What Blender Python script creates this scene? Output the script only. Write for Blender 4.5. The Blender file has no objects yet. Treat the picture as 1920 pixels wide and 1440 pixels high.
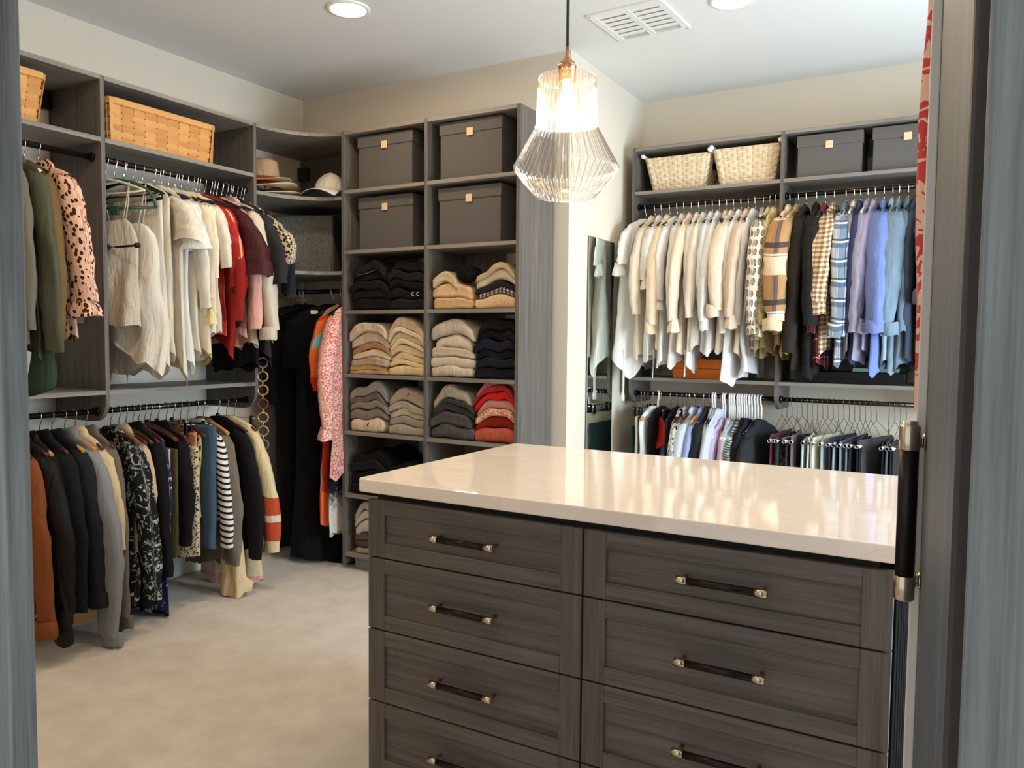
import bpy, bmesh, math, random
import numpy as np
from mathutils import Vector, Matrix
random.seed(7)
PI = math.pi
SC = bpy.context.scene
COL = SC.collection

# ------------------------------------------------------------------ camera
cam_d = bpy.data.cameras.new('camera')
cam = bpy.data.objects.new('camera', cam_d); COL.objects.link(cam)
SC.camera = cam
YAW, PITCH, ROLL = math.radians(29.884), math.radians(3.298), math.radians(.5527)
fw = np.array([-math.sin(YAW)*math.cos(PITCH), math.cos(YAW)*math.cos(PITCH), -math.sin(PITCH)])
rt = np.array([math.cos(YAW), math.sin(YAW), 0.0]); dn = np.cross(fw, rt)
rt2 = rt*math.cos(ROLL)-dn*math.sin(ROLL); dn2 = dn*math.cos(ROLL)+rt*math.sin(ROLL)
cam.matrix_world = Matrix(((rt2[0], -dn2[0], -fw[0], 0), (rt2[1], -dn2[1], -fw[1], 0), (rt2[2], -dn2[2], -fw[2], 1.3022), (0, 0, 0, 1)))
cam_d.sensor_width = 36.0
cam_d.lens = 36.0*1474.6/1920.0
cam_d.clip_start = .02

# ------------------------------------------------------------------ world, lights, exposure
wd = bpy.data.worlds.new('world'); SC.world = wd; wd.use_nodes = True
bg = wd.node_tree.nodes['Background']
bg.inputs[0].default_value = (.88, .935, 1.0, 1); bg.inputs[1].default_value = .80
SC.view_settings.view_transform = 'Standard'; SC.view_settings.look = 'None'
SC.view_settings.gamma = 1.0; SC.view_settings.use_curve_mapping = False
SC.view_settings.exposure = 0.45
WARM = (1.0, .78, .53)
CAN_STRENGTH = 150.0
BULB_STRENGTH = 150.0
ld = bpy.data.lights.new('window_daylight', 'AREA'); ld.shape = 'RECTANGLE'; ld.size = 1.5; ld.size_y = 1.5
ld.energy = 120; ld.color = (.66, .84, 1.0)
lo = bpy.data.objects.new('window_daylight', ld); COL.objects.link(lo)
lo.location = (1.78, 3.0, 1.25); lo.rotation_euler = (0, PI/2, 0)

# ------------------------------------------------------------------ helpers: scene tree
def link(o, parent=None):
    COL.objects.link(o)
    if parent is not None: o.parent = parent
    return o
def tag(o, label=None, cat=None, group=None, kind=None):
    if label: o['label'] = label
    if cat: o['category'] = cat
    if group: o['group'] = group
    if kind: o['kind'] = kind
    return o
def empty(name, loc, rz=0.0):
    o = bpy.data.objects.new(name, None); link(o); o.location = loc; o.rotation_euler = (0, 0, rz)
    o.empty_display_size = .05
    return o
def mesh(name, v, f, mats, parent=None, uv=None, smooth=True, midx=None):
    me = bpy.data.meshes.new(name)
    me.from_pydata([tuple(p) for p in v], [], [tuple(q) for q in f])
    for m in (mats if isinstance(mats, (list, tuple)) else [mats]): me.materials.append(m)
    if uv is not None:
        l = me.uv_layers.new(name='UVMap')
        idx = np.empty(len(me.loops), dtype=np.int32); me.loops.foreach_get('vertex_index', idx)
        l.data.foreach_set('uv', np.asarray(uv, dtype=np.float32)[idx].ravel())
    if smooth: me.polygons.foreach_set('use_smooth', [True]*len(me.polygons))
    if midx is not None: me.polygons.foreach_set('material_index', midx)
    me.update()
    o = bpy.data.objects.new(name, me)
    return link(o, parent)
class MB:
    """collects solids, builds ONE mesh object"""
    def __init__(s): s.v = []; s.f = []; s.m = []; s.sm = []
    def add(s, v, f, mi=0, smooth=False):
        k = len(s.v); s.v += [tuple(p) for p in v]; s.f += [tuple(i+k for i in q) for q in f]
        s.m += [mi]*len(f); s.sm += [smooth]*len(f); return s
    def box(s, x0, x1, y0, y1, z0, z1, mi=0):
        v = [(x, y, z) for z in (z0, z1) for y in (y0, y1) for x in (x0, x1)]
        return s.add(v, [(0, 2, 3, 1), (4, 5, 7, 6), (0, 1, 5, 4), (2, 6, 7, 3), (0, 4, 6, 2), (1, 3, 7, 5)], mi)
    def bbox(s, x0, x1, y0, y1, z0, z1, r=.004, seg=2, mi=0):
        bm = bmesh.new(); bmesh.ops.create_cube(bm, size=1)
        for q in bm.verts: q.co = ((x0+x1)/2+q.co.x*(x1-x0), (y0+y1)/2+q.co.y*(y1-y0), (z0+z1)/2+q.co.z*(z1-z0))
        bmesh.ops.bevel(bm, geom=bm.edges[:], offset=r, segments=seg, profile=.5, affect='EDGES')
        bm.verts.index_update()
        s.add([q.co[:] for q in bm.verts], [[q.index for q in fc.verts] for fc in bm.faces], mi, False); bm.free(); return s
    def tube(s, pts, r, n=8, mi=0, closed=False, cap=True):
        v, f = tube_geo(pts, r, n, closed, cap); s.add(v, f, mi, True)
        if cap and not closed: s.sm[-2:] = [False, False]
        return s
    def lathe(s, prof, n=24, c=(0, 0, 0), mi=0, smooth=True):
        v = []; f = []
        for r, z in prof:
            for j in range(n):
                a = 2*PI*j/n; v.append((c[0]+r*math.cos(a), c[1]+r*math.sin(a), c[2]+z))
        for i in range(len(prof)-1):
            for j in range(n):
                f.append((i*n+j, i*n+(j+1) % n, (i+1)*n+(j+1) % n, (i+1)*n+j))
        return s.add(v, f, mi, smooth)
    def prism(s, poly, z0, z1, mi=0):
        n = len(poly); v = [(x, y, z0) for x, y in poly]+[(x, y, z1) for x, y in poly]
        f = [tuple(range(n-1, -1, -1)), tuple(range(n, 2*n))]+[(i, (i+1) % n, n+(i+1) % n, n+i) for i in range(n)]
        return s.add(v, f, mi)
    def build(s, name, mats, parent=None):
        o = mesh(name, s.v, s.f, mats, parent, None, False, s.m)
        o.data.polygons.foreach_set('use_smooth', s.sm)
        return o
def tube_geo(pts, r, n=8, closed=False, cap=True):
    P = np.array(pts, float); m = len(P)
    R = np.full(m, r) if np.isscalar(r) else np.array(r, float)
    T = np.zeros_like(P)
    for i in range(m):
        a = P[(i-1) % m] if (closed or i > 0) else P[i]; b = P[(i+1) % m] if (closed or i < m-1) else P[i]
        T[i] = (b-a)/max(1e-9, np.linalg.norm(b-a))
    ref = np.array([0, 0, 1.0]) if abs(T[0][2]) < .9 else np.array([1.0, 0, 0])
    N = np.cross(T[0], ref); N /= np.linalg.norm(N)
    v = []; f = []
    for i in range(m):
        N = N-T[i]*(N@T[i]); N /= max(1e-9, np.linalg.norm(N)); B = np.cross(T[i], N)
        for j in range(n):
            a = 2*PI*j/n; v.append(P[i]+R[i]*(math.cos(a)*N+math.sin(a)*B))
    for i in range(m if closed else m-1):
        k = (i+1) % m
        for j in range(n): f.append((i*n+j, i*n+(j+1) % n, k*n+(j+1) % n, k*n+j))
    if cap and not closed:
        f.append(tuple(range(n-1, -1, -1))); f.append(tuple(range((m-1)*n, m*n)))
    return v, f
def box(name, x0, x1, y0, y1, z0, z1, m, parent=None, r=0):
    b = MB()
    if r: b.bbox(x0, x1, y0, y1, z0, z1, r)
    else: b.box(x0, x1, y0, y1, z0, z1)
    return b.build(name, m, parent)
def copy_tree(o, parent=None):
    c = o.copy(); COL.objects.link(c); c.parent = parent
    for ch in list(o.children): copy_tree(ch, c)
    return c

# ------------------------------------------------------------------ helpers: materials
def lin(c): return tuple(((x/255)/12.92 if x <= 10 else ((x/255+.055)/1.055)**2.4) for x in c)+(1.0,)
class NT:
    def __init__(s, name):
        s.m = bpy.data.materials.new(name); s.m.use_nodes = True; s.t = s.m.node_tree
        s.b = s.t.nodes['Principled BSDF']; s.out = s.t.nodes['Material Output']
    def n(s, ty, **kw):
        o = s.t.nodes.new(ty)
        for k, v in kw.items(): setattr(o, k, v)
        return o
    def l(s, a, b): s.t.links.new(a, b)
    def put(s, inp, x):
        if isinstance(x, bpy.types.NodeSocket): s.l(x, inp)
        else: inp.default_value = x
    def math(s, op, a, b=0.0):
        o = s.n('ShaderNodeMath', operation=op); s.put(o.inputs[0], a); s.put(o.inputs[1], b); return o.outputs[0]
    def mix(s, f, a, b):
        o = s.n('ShaderNodeMix', data_type='RGBA'); s.put(o.inputs[0], f); s.put(o.inputs[6], a); s.put(o.inputs[7], b); return o.outputs[2]
    def ramp(s, f, stops, interp='LINEAR'):
        o = s.n('ShaderNodeValToRGB'); e = o.color_ramp; e.interpolation = interp
        while len(e.elements) < len(stops): e.elements.new(.5)
        for el, (p, c) in zip(e.elements, stops): el.position = p; el.color = c
        s.put(o.inputs[0], f); return o.outputs[0]
    def coord(s, kind='Object', scale=(1, 1, 1), loc=(0, 0, 0)):
        t = s.n('ShaderNodeTexCoord'); mp = s.n('ShaderNodeMapping'); mp.inputs['Scale'].default_value = scale; mp.inputs['Location'].default_value = loc
        s.l(t.outputs[kind], mp.inputs[0]); return mp.outputs[0]
    def noise(s, vec, scale, detail=3.0, rough=.5, dist=0.0):
        o = s.n('ShaderNodeTexNoise'); s.l(vec, o.inputs['Vector']); o.inputs['Scale'].default_value = scale
        o.inputs['Detail'].default_value = detail; o.inputs['Roughness'].default_value = rough; o.inputs['Distortion'].default_value = dist
        return o.outputs[0]
    def voro(s, vec, scale, feature='F1', rnd=1.0):
        o = s.n('ShaderNodeTexVoronoi', feature=feature); s.l(vec, o.inputs['Vector']); o.inputs['Scale'].default_value = scale
        o.inputs['Randomness'].default_value = rnd; return o
    def bump(s, h, strength=.2, dist=.002):
        o = s.n('ShaderNodeBump'); o.inputs['Strength'].default_value = strength; o.inputs['Distance'].default_value = dist
        s.l(h, o.inputs['Height']); s.l(o.outputs[0], s.b.inputs['Normal'])
    def uvxy(s):
        t = s.n('ShaderNodeTexCoord'); x = s.n('ShaderNodeSeparateXYZ'); s.l(t.outputs['UV'], x.inputs[0]); return t.outputs['UV'], x.outputs[0], x.outputs[1]
def plain(name, c, rough=.6, metal=0.0, spec=.5):
    t = NT(name); t.b.inputs['Base Color'].default_value = lin(c); t.b.inputs['Roughness'].default_value = rough
    t.b.inputs['Metallic'].default_value = metal; t.b.inputs['Specular IOR Level'].default_value = spec
    return t.m
def wood(name, dark, light, axis='Z', rough=.5, k=1.0):
    t = NT(name)
    sc = {'Z': (38, 38, 1.1), 'X': (1.1, 38, 38), 'Y': (38, 1.1, 38)}[axis]
    v = t.coord('Object', tuple(a*k for a in sc))
    n1 = t.noise(v, 1.0, 5, .65, .6); v2 = t.coord('Object', tuple(a*4*k for a in sc)); n2 = t.noise(v2, 1.0, 3, .6)
    big = t.noise(t.coord('Object', (3, 3, 3)), 1.0, 2)
    s = t.math('ADD', t.math('MULTIPLY', n1, .6), t.math('ADD', t.math('MULTIPLY', n2, .25), t.math('MULTIPLY', big, .15)))
    col = t.ramp(s, [(.33, lin(dark)), (.5, tuple((a+b)/2 for a, b in zip(lin(dark), lin(light)))), (.68, lin(light))])
    t.l(col, t.b.inputs['Base Color']); t.b.inputs['Roughness'].default_value = rough
    t.b.inputs['Specular IOR Level'].default_value = .35
    t.bump(s, .15, .001)
    return t.m
def paint(name, c, rough=.85):
    t = NT(name); t.b.inputs['Base Color'].default_value = lin(c); t.b.inputs['Roughness'].default_value = rough
    t.bump(t.noise(t.coord('Object'), 260, 2), .06, .0006)
    return t.m
M = {}
M['isl_z'] = wood('island_laminate_vertical', (65, 57, 51), (112, 102, 94), 'Z', .5, 1.4)
M['isl_x'] = wood('island_laminate_cross', (65, 57, 51), (112, 102, 94), 'X', .5, 1.4)
M['leaf'] = wood('door_leaf_laminate', (55, 58, 62), (100, 104, 108), 'Z', .55, 1.2)
M['stop'] = wood('dark_wood_rebate_shade', (40, 32, 27), (66, 56, 48), 'Z')  # rebate shade put into the brown; also plain dark wood on a bracket cover
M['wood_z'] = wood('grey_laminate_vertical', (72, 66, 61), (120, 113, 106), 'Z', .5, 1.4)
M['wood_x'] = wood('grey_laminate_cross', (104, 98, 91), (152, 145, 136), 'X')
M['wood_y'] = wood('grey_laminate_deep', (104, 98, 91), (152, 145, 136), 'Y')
M['jamb'] = wood('grey_door_laminate', (70, 72, 71), (130, 133, 130), 'Z', .55, 1.7)
M['wall'] = paint('warm_white_wall_paint', (220, 209, 191))
M['ceil'] = paint('white_ceiling_paint', (228, 227, 223))
M['white'] = plain('white_enamel', (235, 233, 228), .4)
M['cream'] = plain('cream_strip', (205, 195, 182), .5)
M['black'] = plain('black_metal', (22, 20, 19), .35, .6)
M['rod'] = plain('dark_bronze_metal', (52, 45, 40), .3, .85)
M['chrome'] = plain('polished_chrome', (225, 222, 215), .15, 1.0)
M['nickel'] = plain('warm_nickel', (205, 188, 165), .22, 1.0)
M['grip'] = plain('black_knurled_grip', (38, 30, 26), .35, .7)
M['cord'] = plain('black_cord', (25, 22, 20), .6)
M['copper'] = plain('brushed_copper', (190, 140, 105), .3, 1.0)
M['tab'] = plain('tan_leather', (222, 192, 150), .6)
M['velvet'] = plain('black_velvet_flocking', (24, 20, 22), .9)
M['oak'] = plain('varnished_oak', (196, 132, 70), .35)
M['walnut'] = plain('dark_brown_wood', (72, 38, 28), .35)
M['green_plastic'] = plain('green_plastic', (46, 84, 62), .35)
M['ivory_plastic'] = plain('ivory_plastic', (226, 218, 200), .4)
M['wire'] = plain('dark_wire', (98, 88, 72), .4, .8)
M['straw'] = plain('straw', (214, 188, 148), .8)
def carpet():
    t = NT('beige_carpet'); v = t.coord('Object')
    n = t.noise(v, 420, 3, .7); n2 = t.noise(v, 7, 4, .6)
    s = t.math('ADD', t.math('MULTIPLY', n, .55), t.math('MULTIPLY', n2, .45))
    t.l(t.ramp(s, [(.3, lin((196, 184, 171))), (.7, lin((232, 223, 212)))]), t.b.inputs['Base Color'])
    t.b.inputs['Roughness'].default_value = .95; t.b.inputs['Specular IOR Level'].default_value = .1
    t.bump(n, .5, .004); return t.m
M['carpet'] = carpet()
def quartz():
    t = NT('cream_quartz'); v = t.coord('Object')
    n = t.noise(v, 5, 6, .6, 2.0); d = t.noise(v, 90, 2)
    a = t.ramp(n, [(.0, lin((238, 220, 202))), (.485, lin((238, 220, 202))), (.5, lin((233, 214, 196))), (.515, lin((240, 223, 206))), (1, lin((240, 223, 206)))])
    t.l(t.mix(t.math('MULTIPLY', d, .05), a, lin((205, 190, 175))), t.b.inputs['Base Color'])
    t.b.inputs['Roughness'].default_value = .05; t.b.inputs['Specular IOR Level'].default_value = .75
    return t.m
M['quartz'] = quartz()
def emis(name, c, s):
    t = NT(name); t.b.inputs['Base Color'].default_value = (0, 0, 0, 1); t.b.inputs['Emission Color'].default_value = c+(1,); t.b.inputs['Emission Strength'].default_value = s
    return t.m
def glass(name, tint=(1, 1, 1, 1), trans=.9):
    t = NT(name); t.t.nodes.remove(t.b)
    tr = t.n('ShaderNodeBsdfTransparent'); tr.inputs[0].default_value = tint
    gl = t.n('ShaderNodeBsdfGlossy'); gl.inputs['Roughness'].default_value = .04; gl.inputs[0].default_value = (1, 1, 1, 1)
    lw = t.n('ShaderNodeLayerWeight'); lw.inputs[0].default_value = .35
    f = t.math('ADD', t.math('MULTIPLY', lw.outputs['Fresnel'], .20), 1-trans)
    mx = t.n('ShaderNodeMixShader'); t.l(f, mx.inputs[0]); t.l(tr.outputs[0], mx.inputs[1]); t.l(gl.outputs[0], mx.inputs[2])
    return t, mx
# ---- fabrics
FAB = {}
def finish_fab(t, col, rough=.9, sheer=0.0, weave=900, nb=.25):
    if isinstance(col, bpy.types.NodeSocket): t.l(col, t.b.inputs['Base Color'])
    else: t.b.inputs['Base Color'].default_value = col
    t.b.inputs['Roughness'].default_value = rough; t.b.inputs['Specular IOR Level'].default_value = .2
    h = t.math('ADD', t.math('MULTIPLY', t.noise(t.coord('Object'), weave, 1), .10), t.noise(t.coord('Object', (34, 34, 7)), 1.0, 4, .55, .7))
    t.bump(h, min(1.0, nb*2.6), .016)
    if sheer > 0:
        tl = t.n('ShaderNodeBsdfTranslucent')
        if isinstance(col, bpy.types.NodeSocket): t.l(col, tl.inputs[0])
        else: tl.inputs[0].default_value = col
        mx = t.n('ShaderNodeMixShader'); mx.inputs[0].default_value = sheer
        t.l(t.b.outputs[0], mx.inputs[1]); t.l(tl.outputs[0], mx.inputs[2]); t.l(mx.outputs[0], t.out.inputs[0])
    return t.m
def fab(c, rough=.9, sheer=None, nb=.25):
    key = ('p', c, rough, sheer, nb)
    if key in FAB: return FAB[key]
    t = NT('fabric')
    if sheer is None: sheer = .22 if min(c) > 185 else 0.0
    v = t.coord('Object'); n = t.noise(v, 12, 3)
    a = lin(c); b = tuple(x*.86 for x in a[:3])+(1,)
    FAB[key] = finish_fab(t, t.mix(n, b, a), rough, sheer, nb=nb)
    return FAB[key]
def stripes_mask(t, co, per, w, off=0.0):
    return t.math('LESS_THAN', t.math('FRACT', t.math('ADD', t.math('DIVIDE', co, per), off+50)), w)
def pat(kind, *a):
    key = (kind,)+a
    if key in FAB: return FAB[key]
    t = NT('fabric_'+kind); uv, U, V = t.uvxy()
    if kind == 'spots':        # base, spot, scale, threshold
        w = t.n('ShaderNodeMapping'); t.l(uv, w.inputs[0]); w.inputs['Scale'].default_value = (1, .75, 1)
        d = t.voro(w.outputs[0], a[2], 'F1', .85)
        th = t.math('ADD', a[3], t.math('MULTIPLY', t.math('SUBTRACT', t.noise(w.outputs[0], a[2]*.6, 2), .5), .35))
        col = t.mix(t.math('LESS_THAN', d.outputs['Distance'], th), lin(a[0]), lin(a[1]))
    elif kind == 'floral':     # base, c1, c2, scale
        n = t.noise(uv, a[3], 3, .6, 1.6); n2 = t.noise(uv, a[3]*2.3, 2, .6, 2.5)
        col = t.mix(t.math('GREATER_THAN', n, .56), lin(a[0]), t.mix(t.math('GREATER_THAN', n2, .5), lin(a[1]), lin(a[2])))
    elif kind == 'ditsy':      # base, c1, scale
        d = t.noise(uv, a[2], 2, .7, 1.0); col = t.mix(t.math('GREATER_THAN', d, .5), lin(a[0]), lin(a[1]))
    elif kind == 'gingham':    # light, mid, dark, period
        s = t.math('ADD', stripes_mask(t, U, a[3], .5), stripes_mask(t, V, a[3], .5))
        col = t.ramp(t.math('DIVIDE', s, 2.0), [(0, lin(a[0])), (.34, lin(a[1])), (.75, lin(a[2]))], 'CONSTANT')
    elif kind == 'plaid':      # base, [(axis, period, width, offset, colour, alpha)...]
        col = lin(a[0])
        for (ax, per, w, off, c, al) in a[1]:
            m = stripes_mask(t, U if ax == 'u' else V, per, w, off)
            col = t.mix(t.math('MULTIPLY', m, al), col, lin(c))
    elif kind == 'stripe':     # base, c, period, width
        col = t.mix(stripes_mask(t, V, a[2], a[3]), lin(a[0]), lin(a[1]))
    elif kind == 'paisley':
        w = t.n('ShaderNodeMapping'); t.l(uv, w.inputs[0]); w.inputs['Scale'].default_value = (1, .62, 1)
        d = t.voro(w.outputs[0], 30, 'F1', .25).outputs['Distance']
        r = t.math('LESS_THAN', d, .40); r2 = t.math('LESS_THAN', d, .30); n = t.noise(uv, 300, 2)
        col = t.mix(r, lin((226, 214, 196)), t.mix(r2, lin((96, 90, 84)), t.mix(t.math('GREATER_THAN', n, .5), lin((170, 160, 148)), lin((110, 104, 98)))))
    elif kind == 'bands':      # ((v, colour),...) constant by height
        vs = [q[0] for q in a[0]]; lo_, hi_ = min(vs), max(vs)+1e-3
        f = t.math('DIVIDE', t.math('SUBTRACT', V, lo_), hi_-lo_)
        f = t.math('ADD', f, t.math('MULTIPLY', t.math('SUBTRACT', t.noise(uv, 40, 2), .5), a[1]))
        col = t.ramp(f, [((q[0]-lo_)/(hi_-lo_), lin(q[1])) for q in a[0]], 'CONSTANT' if a[1] < .02 else 'LINEAR')
    elif kind == 'abstract':   # red base with blocks
        d = t.voro(uv, a[0], 'F1', 1.0)
        x = t.n('ShaderNodeSeparateColor'); t.l(d.outputs['Color'], x.inputs[0])
        k = len(a[1]); col = t.ramp(x.outputs[0], [(i/k, lin(c)) for i, c in enumerate(a[1])], 'CONSTANT')
    elif kind == 'tweed':
        n = t.noise(uv, a[2], 2, .8); col = t.ramp(n, [(.38, lin(a[0])), (.62, lin(a[1]))])
    elif kind == 'rib':        # c, period
        m = t.math('SINE', t.math('MULTIPLY', U, 2*PI/a[1])); f = t.math('ADD', t.math('MULTIPLY', m, .5), .5)
        b = lin(a[0]); col = t.mix(f, tuple(q*.6 for q in b[:3])+(1,), b)
    base = a[0] if a and isinstance(a[0], tuple) and isinstance(a[0][0], int) else (60, 60, 60)
    FAB[key] = finish_fab(t, col, .9, .15 if min(base) > 200 else 0)
    return FAB[key]
# ------------------------------------------------------------------ room shell
ZC = 2.777
def struct(o): o['kind'] = 'structure'; return o
struct(box('floor', -3.8, 1.9, -1.2, 4.9, -.06, 0, M['carpet']))
struct(box('ceiling', -3.8, 1.9, .5, 4.9, ZC, ZC+.08, M['ceil']))
struct(box('wall_left', -3.78, -3.66, .5, 3.80, 0, ZC, M['wall']))
struct(box('wall_back', -3.66, -1.90, 3.70, 3.80, 0, ZC, M['wall']))
struct(box('wall_return', -1.90, -1.797, 3.70, 4.85, 0, ZC, M['wall']))
struct(box('wall_far', -1.797, 1.82, 4.73, 4.85, 0, ZC, M['wall']))
b = MB(); X0, X1 = 1.70, 1.82
b.box(X0, X1, .5, 2.2, 0, ZC).box(X0, X1, 3.8, 4.73, 0, ZC).box(X0, X1, 2.2, 3.8, 0, .5).box(X0, X1, 2.2, 3.8, 2.05, ZC)
struct(b.build('wall_right', M['wall']))
b = MB(); b.box(-3.66, -1.2, .53, .63, 0, ZC).box(.12, 1.70, .53, .63, 0, ZC).box(-1.2, .12, .53, .63, 2.3, ZC)
struct(b.build('wall_front', M['wall']))
struct(box('baseboard_left', -3.66, -3.645, .63, 3.70, 0, .11, M['white'], None, .003))
struct(box('baseboard_back', -3.645, -1.90, 3.685, 3.70, 0, .11, M['white'], None, .003))
# window (right wall, lights the room from the side)
b = MB()
for a in (0, 1): b.box(1.72, 1.77, 2.2+a*1.55, 2.25+a*1.55, .5, 2.05).box(1.72, 1.77, 2.25, 3.75, .5+a*1.5, .55+a*1.5)
b.box(1.73, 1.76, 2.98, 3.02, .55, 2.0)
struct(b.build('window_1', M['white']))
# door frame: grey laminate posts
def slab(name, x0, x1, y0, y1, z0, z1, m=None):
    return struct(box(name, x0, x1, y0, y1, z0, z1, m or M['jamb'], None, .003))
slab('trim_1', -1.45, -.975, .50, .53, 0, 2.4)
slab('trim_2', .0055, .60, .50, .53, 0, 2.4)
slab('trim_3', -.0028, .12, .565, .60, 0, 2.3, M['stop'])  # recessed jamb strip, coloured dark brown to stand for the shadow there
# open door leaf, swung into the room
lx0, ly0, lx1, ly1 = -.003, .61, -.047, 1.36
dx, dy = lx1-lx0, ly1-ly0; L = math.hypot(dx, dy); ang = math.atan2(dy, dx)
door = empty('door_1', (lx0, ly0, 0), ang); tag(door, kind='structure')
b = MB(); b.bbox(.0, L, -.040, 0, .01, 2.3, .003); b.build('door_leaf', M['leaf'], door)
b = MB(); b.bbox(L-.016, L+.004, .0, .014, .01, 2.3, .002); b.build('edge_strip', M['cream'], door)
hg = MB()
for z in (.35, 1.44, 2.05): hg.tube([(-.004, -.004, z), (-.004, -.004, z+.05)], .0022, 8)
hg.build('hinge', M['nickel'], door)
ph = L-.062; oy = .0225
pull = MB()
pull.tube([(ph, oy, .955), (ph, oy, 1.145)], .0135, 20, 0)
pull.lathe([(0, .0), (.012, .0), (.0145, .003), (.0145, .036), (.0138, .037)], 20, (ph, oy, .918), 1)
pull.lathe([(.0138, .0), (.0145, .001), (.0145, .034), (.012, .037), (.011, .037), (.011, .042), (0, .043)], 20, (ph, oy, 1.144), 1)
for z in (.945, 1.155):
    for k, (r, y0, y1) in enumerate(((.013, .0, .004), (.010, .004, .007), (.012, .007, .010))):
        pull.tube([(ph+.020, y0, z), (ph+.020, y1, z)], r, 16, 1)
    pull.tube([(ph+.02, .010, z), (ph, oy, z)], .008, 12, 1)
pull.build('door_handle', [M['grip'], M['nickel']], door)

# ------------------------------------------------------------------ closet cabinetry
WZ, WX, WY = M['wood_z'], M['wood_x'], M['wood_y']
XF, XB = -3.27, -3.655
ZT, ZS, ZL, ZB = 2.42, 2.155, 1.058, .915
TK = .019
def upright_y(name, y, x_front, x_back, z0, z1, parent, r=.10):   # panel in an x-z plane, bottom front corner rounded
    poly = [(x_back, z1), (x_back, z0)]
    for k in range(9):
        a = -PI/2+PI/2*k/8; poly.append((x_front-r+r*math.cos(a), z0+r+r*math.sin(a)))
    poly.append((x_front, z1))
    n = len(poly); v = [(p, y-TK/2, q) for p, q in poly]+[(p, y+TK/2, q) for p, q in poly]
    f = [tuple(range(n)), tuple(range(2*n-1, n-1, -1))]+[(i, n+i, n+(i+1) % n, (i+1) % n) for i in range(n)]
    return mesh(name, v, f, WZ, parent, None, False)
def upright_x(name, x, y_front, y_back, z0, z1, parent, r=.10):
    poly = [(y_back, z1), (y_back, z0)]
    for k in range(9):
        a = -PI/2-PI/2*k/8; poly.append((y_front+r+r*math.cos(a), z0+r+r*math.sin(a)))
    poly.append((y_front, z1))
    n = len(poly); v = [(x-TK/2, p, q) for p, q in poly]+[(x+TK/2, p, q) for p, q in poly]
    f = [tuple(range(n)), tuple(range(2*n-1, n-1, -1))]+[(i, n+i, n+(i+1) % n, (i+1) % n) for i in range(n)]
    return mesh(name, v, f, WZ, parent, None, False)
def rod(a, b_, parent):
    bb = MB(); bb.tube([a, b_], .0125, 14)
    d = np.array(b_)-np.array(a); d = d/np.linalg.norm(d)
    o = bb.build('hanging_rod', M['rod'], parent)
    for p, s in ((np.array(a), 1), (np.array(b_), -1)):
        f = MB(); f.tube([p, p+d*s*.012], .02, 14); f.build('rod_socket', M['black'], o)
    return o
RX, RZU, RZL = -3.335, 2.075, .962
lu = empty('closet_unit', (XB, 2.11, ZB))
tag(lu, 'long grey wood hanging unit along the left wall with two hanging rods per bay', 'closet unit')
luo = -np.array(lu.location)
def rel(o, root): o.location = -root.location; return o
YS = (1.27, 2.113, 2.956)
for y in YS: rel(upright_y('side_panel', y, XF, XB, ZB, ZT, lu), lu)
for i in range(2):
    y0, y1 = YS[i]+TK/2, YS[i+1]-TK/2
    for z in (ZT, ZS, ZL): rel(box('shelf', XB, XF+.002, y0, y1, z-TK, z, WY, lu), lu)
    for z in (RZU, RZL): rel(rod((RX, y0, z), (RX, y1, z), lu), lu)
    rel(box('bracket_cover', XB, XB+.035, y1-.075, y1-.005, ZT-TK-.085, ZT-TK-.002, M['black'], lu, .004), lu)
# corner unit with curved shelves
cu = empty('corner_unit', (-3.4, 3.5, 1.55))
tag(cu, 'corner unit of curved grey shelves between left wall unit and cubby tower', 'closet unit')
YT, XT0, XTM, XT1, YTB = 3.313, -2.994, -2.425, -1.871, 3.675
poly = [(XB, 3.69), (XB, YS[2]+TK/2), (XF, YS[2]+TK/2)]
for k in range(1, 15):
    a = PI/2*k/14; poly.append((XT0-.002+(XF-XT0)*math.cos(a), YS[2]+TK/2+(YT-YS[2]-TK/2)*math.sin(a)))
poly.append((XT0-.002, 3.69))
for z in (ZT, 2.072, 1.665):
    s = MB(); s.prism(poly[::-1], z-TK, z); rel(s.build('curved_shelf', WX, cu), cu)
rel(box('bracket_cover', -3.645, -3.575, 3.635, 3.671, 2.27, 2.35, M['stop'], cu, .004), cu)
rel(box('back_panel', XB, XT0-.004, 3.672, 3.695, 1.68, 2.40, WZ, cu), cu)
rel(rod((XB+.1, 3.44, 1.565), (XT0-.004, 3.44, 1.565), cu), cu)
# cubby tower
tw = empty('cubby_tower', (XTM, 3.5, 0))
tag(tw, 'tall grey two-column cubby tower of shelves on the back wall', 'shelf tower')
for x in (XT0+TK/2, XTM, XT1-TK/2):
    o = rel(box('side_panel', x-TK/2, x+TK/2, YT, YTB, .03 if x != XTM else .09, ZT, WZ, tw), tw)
    hs = MB()
    for s in (-1, 1):
        if (x < -2.9 and s < 0) or (x > -1.95 and s > 0): continue
        for yy in (YT+.04, YTB-.05):
            for k in range(62):
                z = .2+k*.035; c = np.array((x+s*(TK/2), yy, z)); hs.tube([c, c+np.array((s*.0006, 0, 0))], .0028, 6)
    h = hs.build('pin_holes', M['nickel'], o); h['kind'] = 'stuff'
ZTW = (ZT, 2.103, 1.776, 1.449, 1.0995, .7814, .4294, .0945)
for (a, c) in ((XT0+TK, XTM-TK/2), (XTM+TK/2, XT1-TK)):
    for z in ZTW: rel(box('shelf', a, c, YT-.001, YTB, z-TK, z, WX, tw), tw)
rel(box('toe_kick', -2.93, XT1-TK, YT+.035, YT+.055, 0, .0945-TK, WX, tw), tw)
rel(box('back_rail', XT0+TK, XT1-TK, YTB-.012, YTB, 2.28, ZT-TK, WX, tw), tw)
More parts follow.
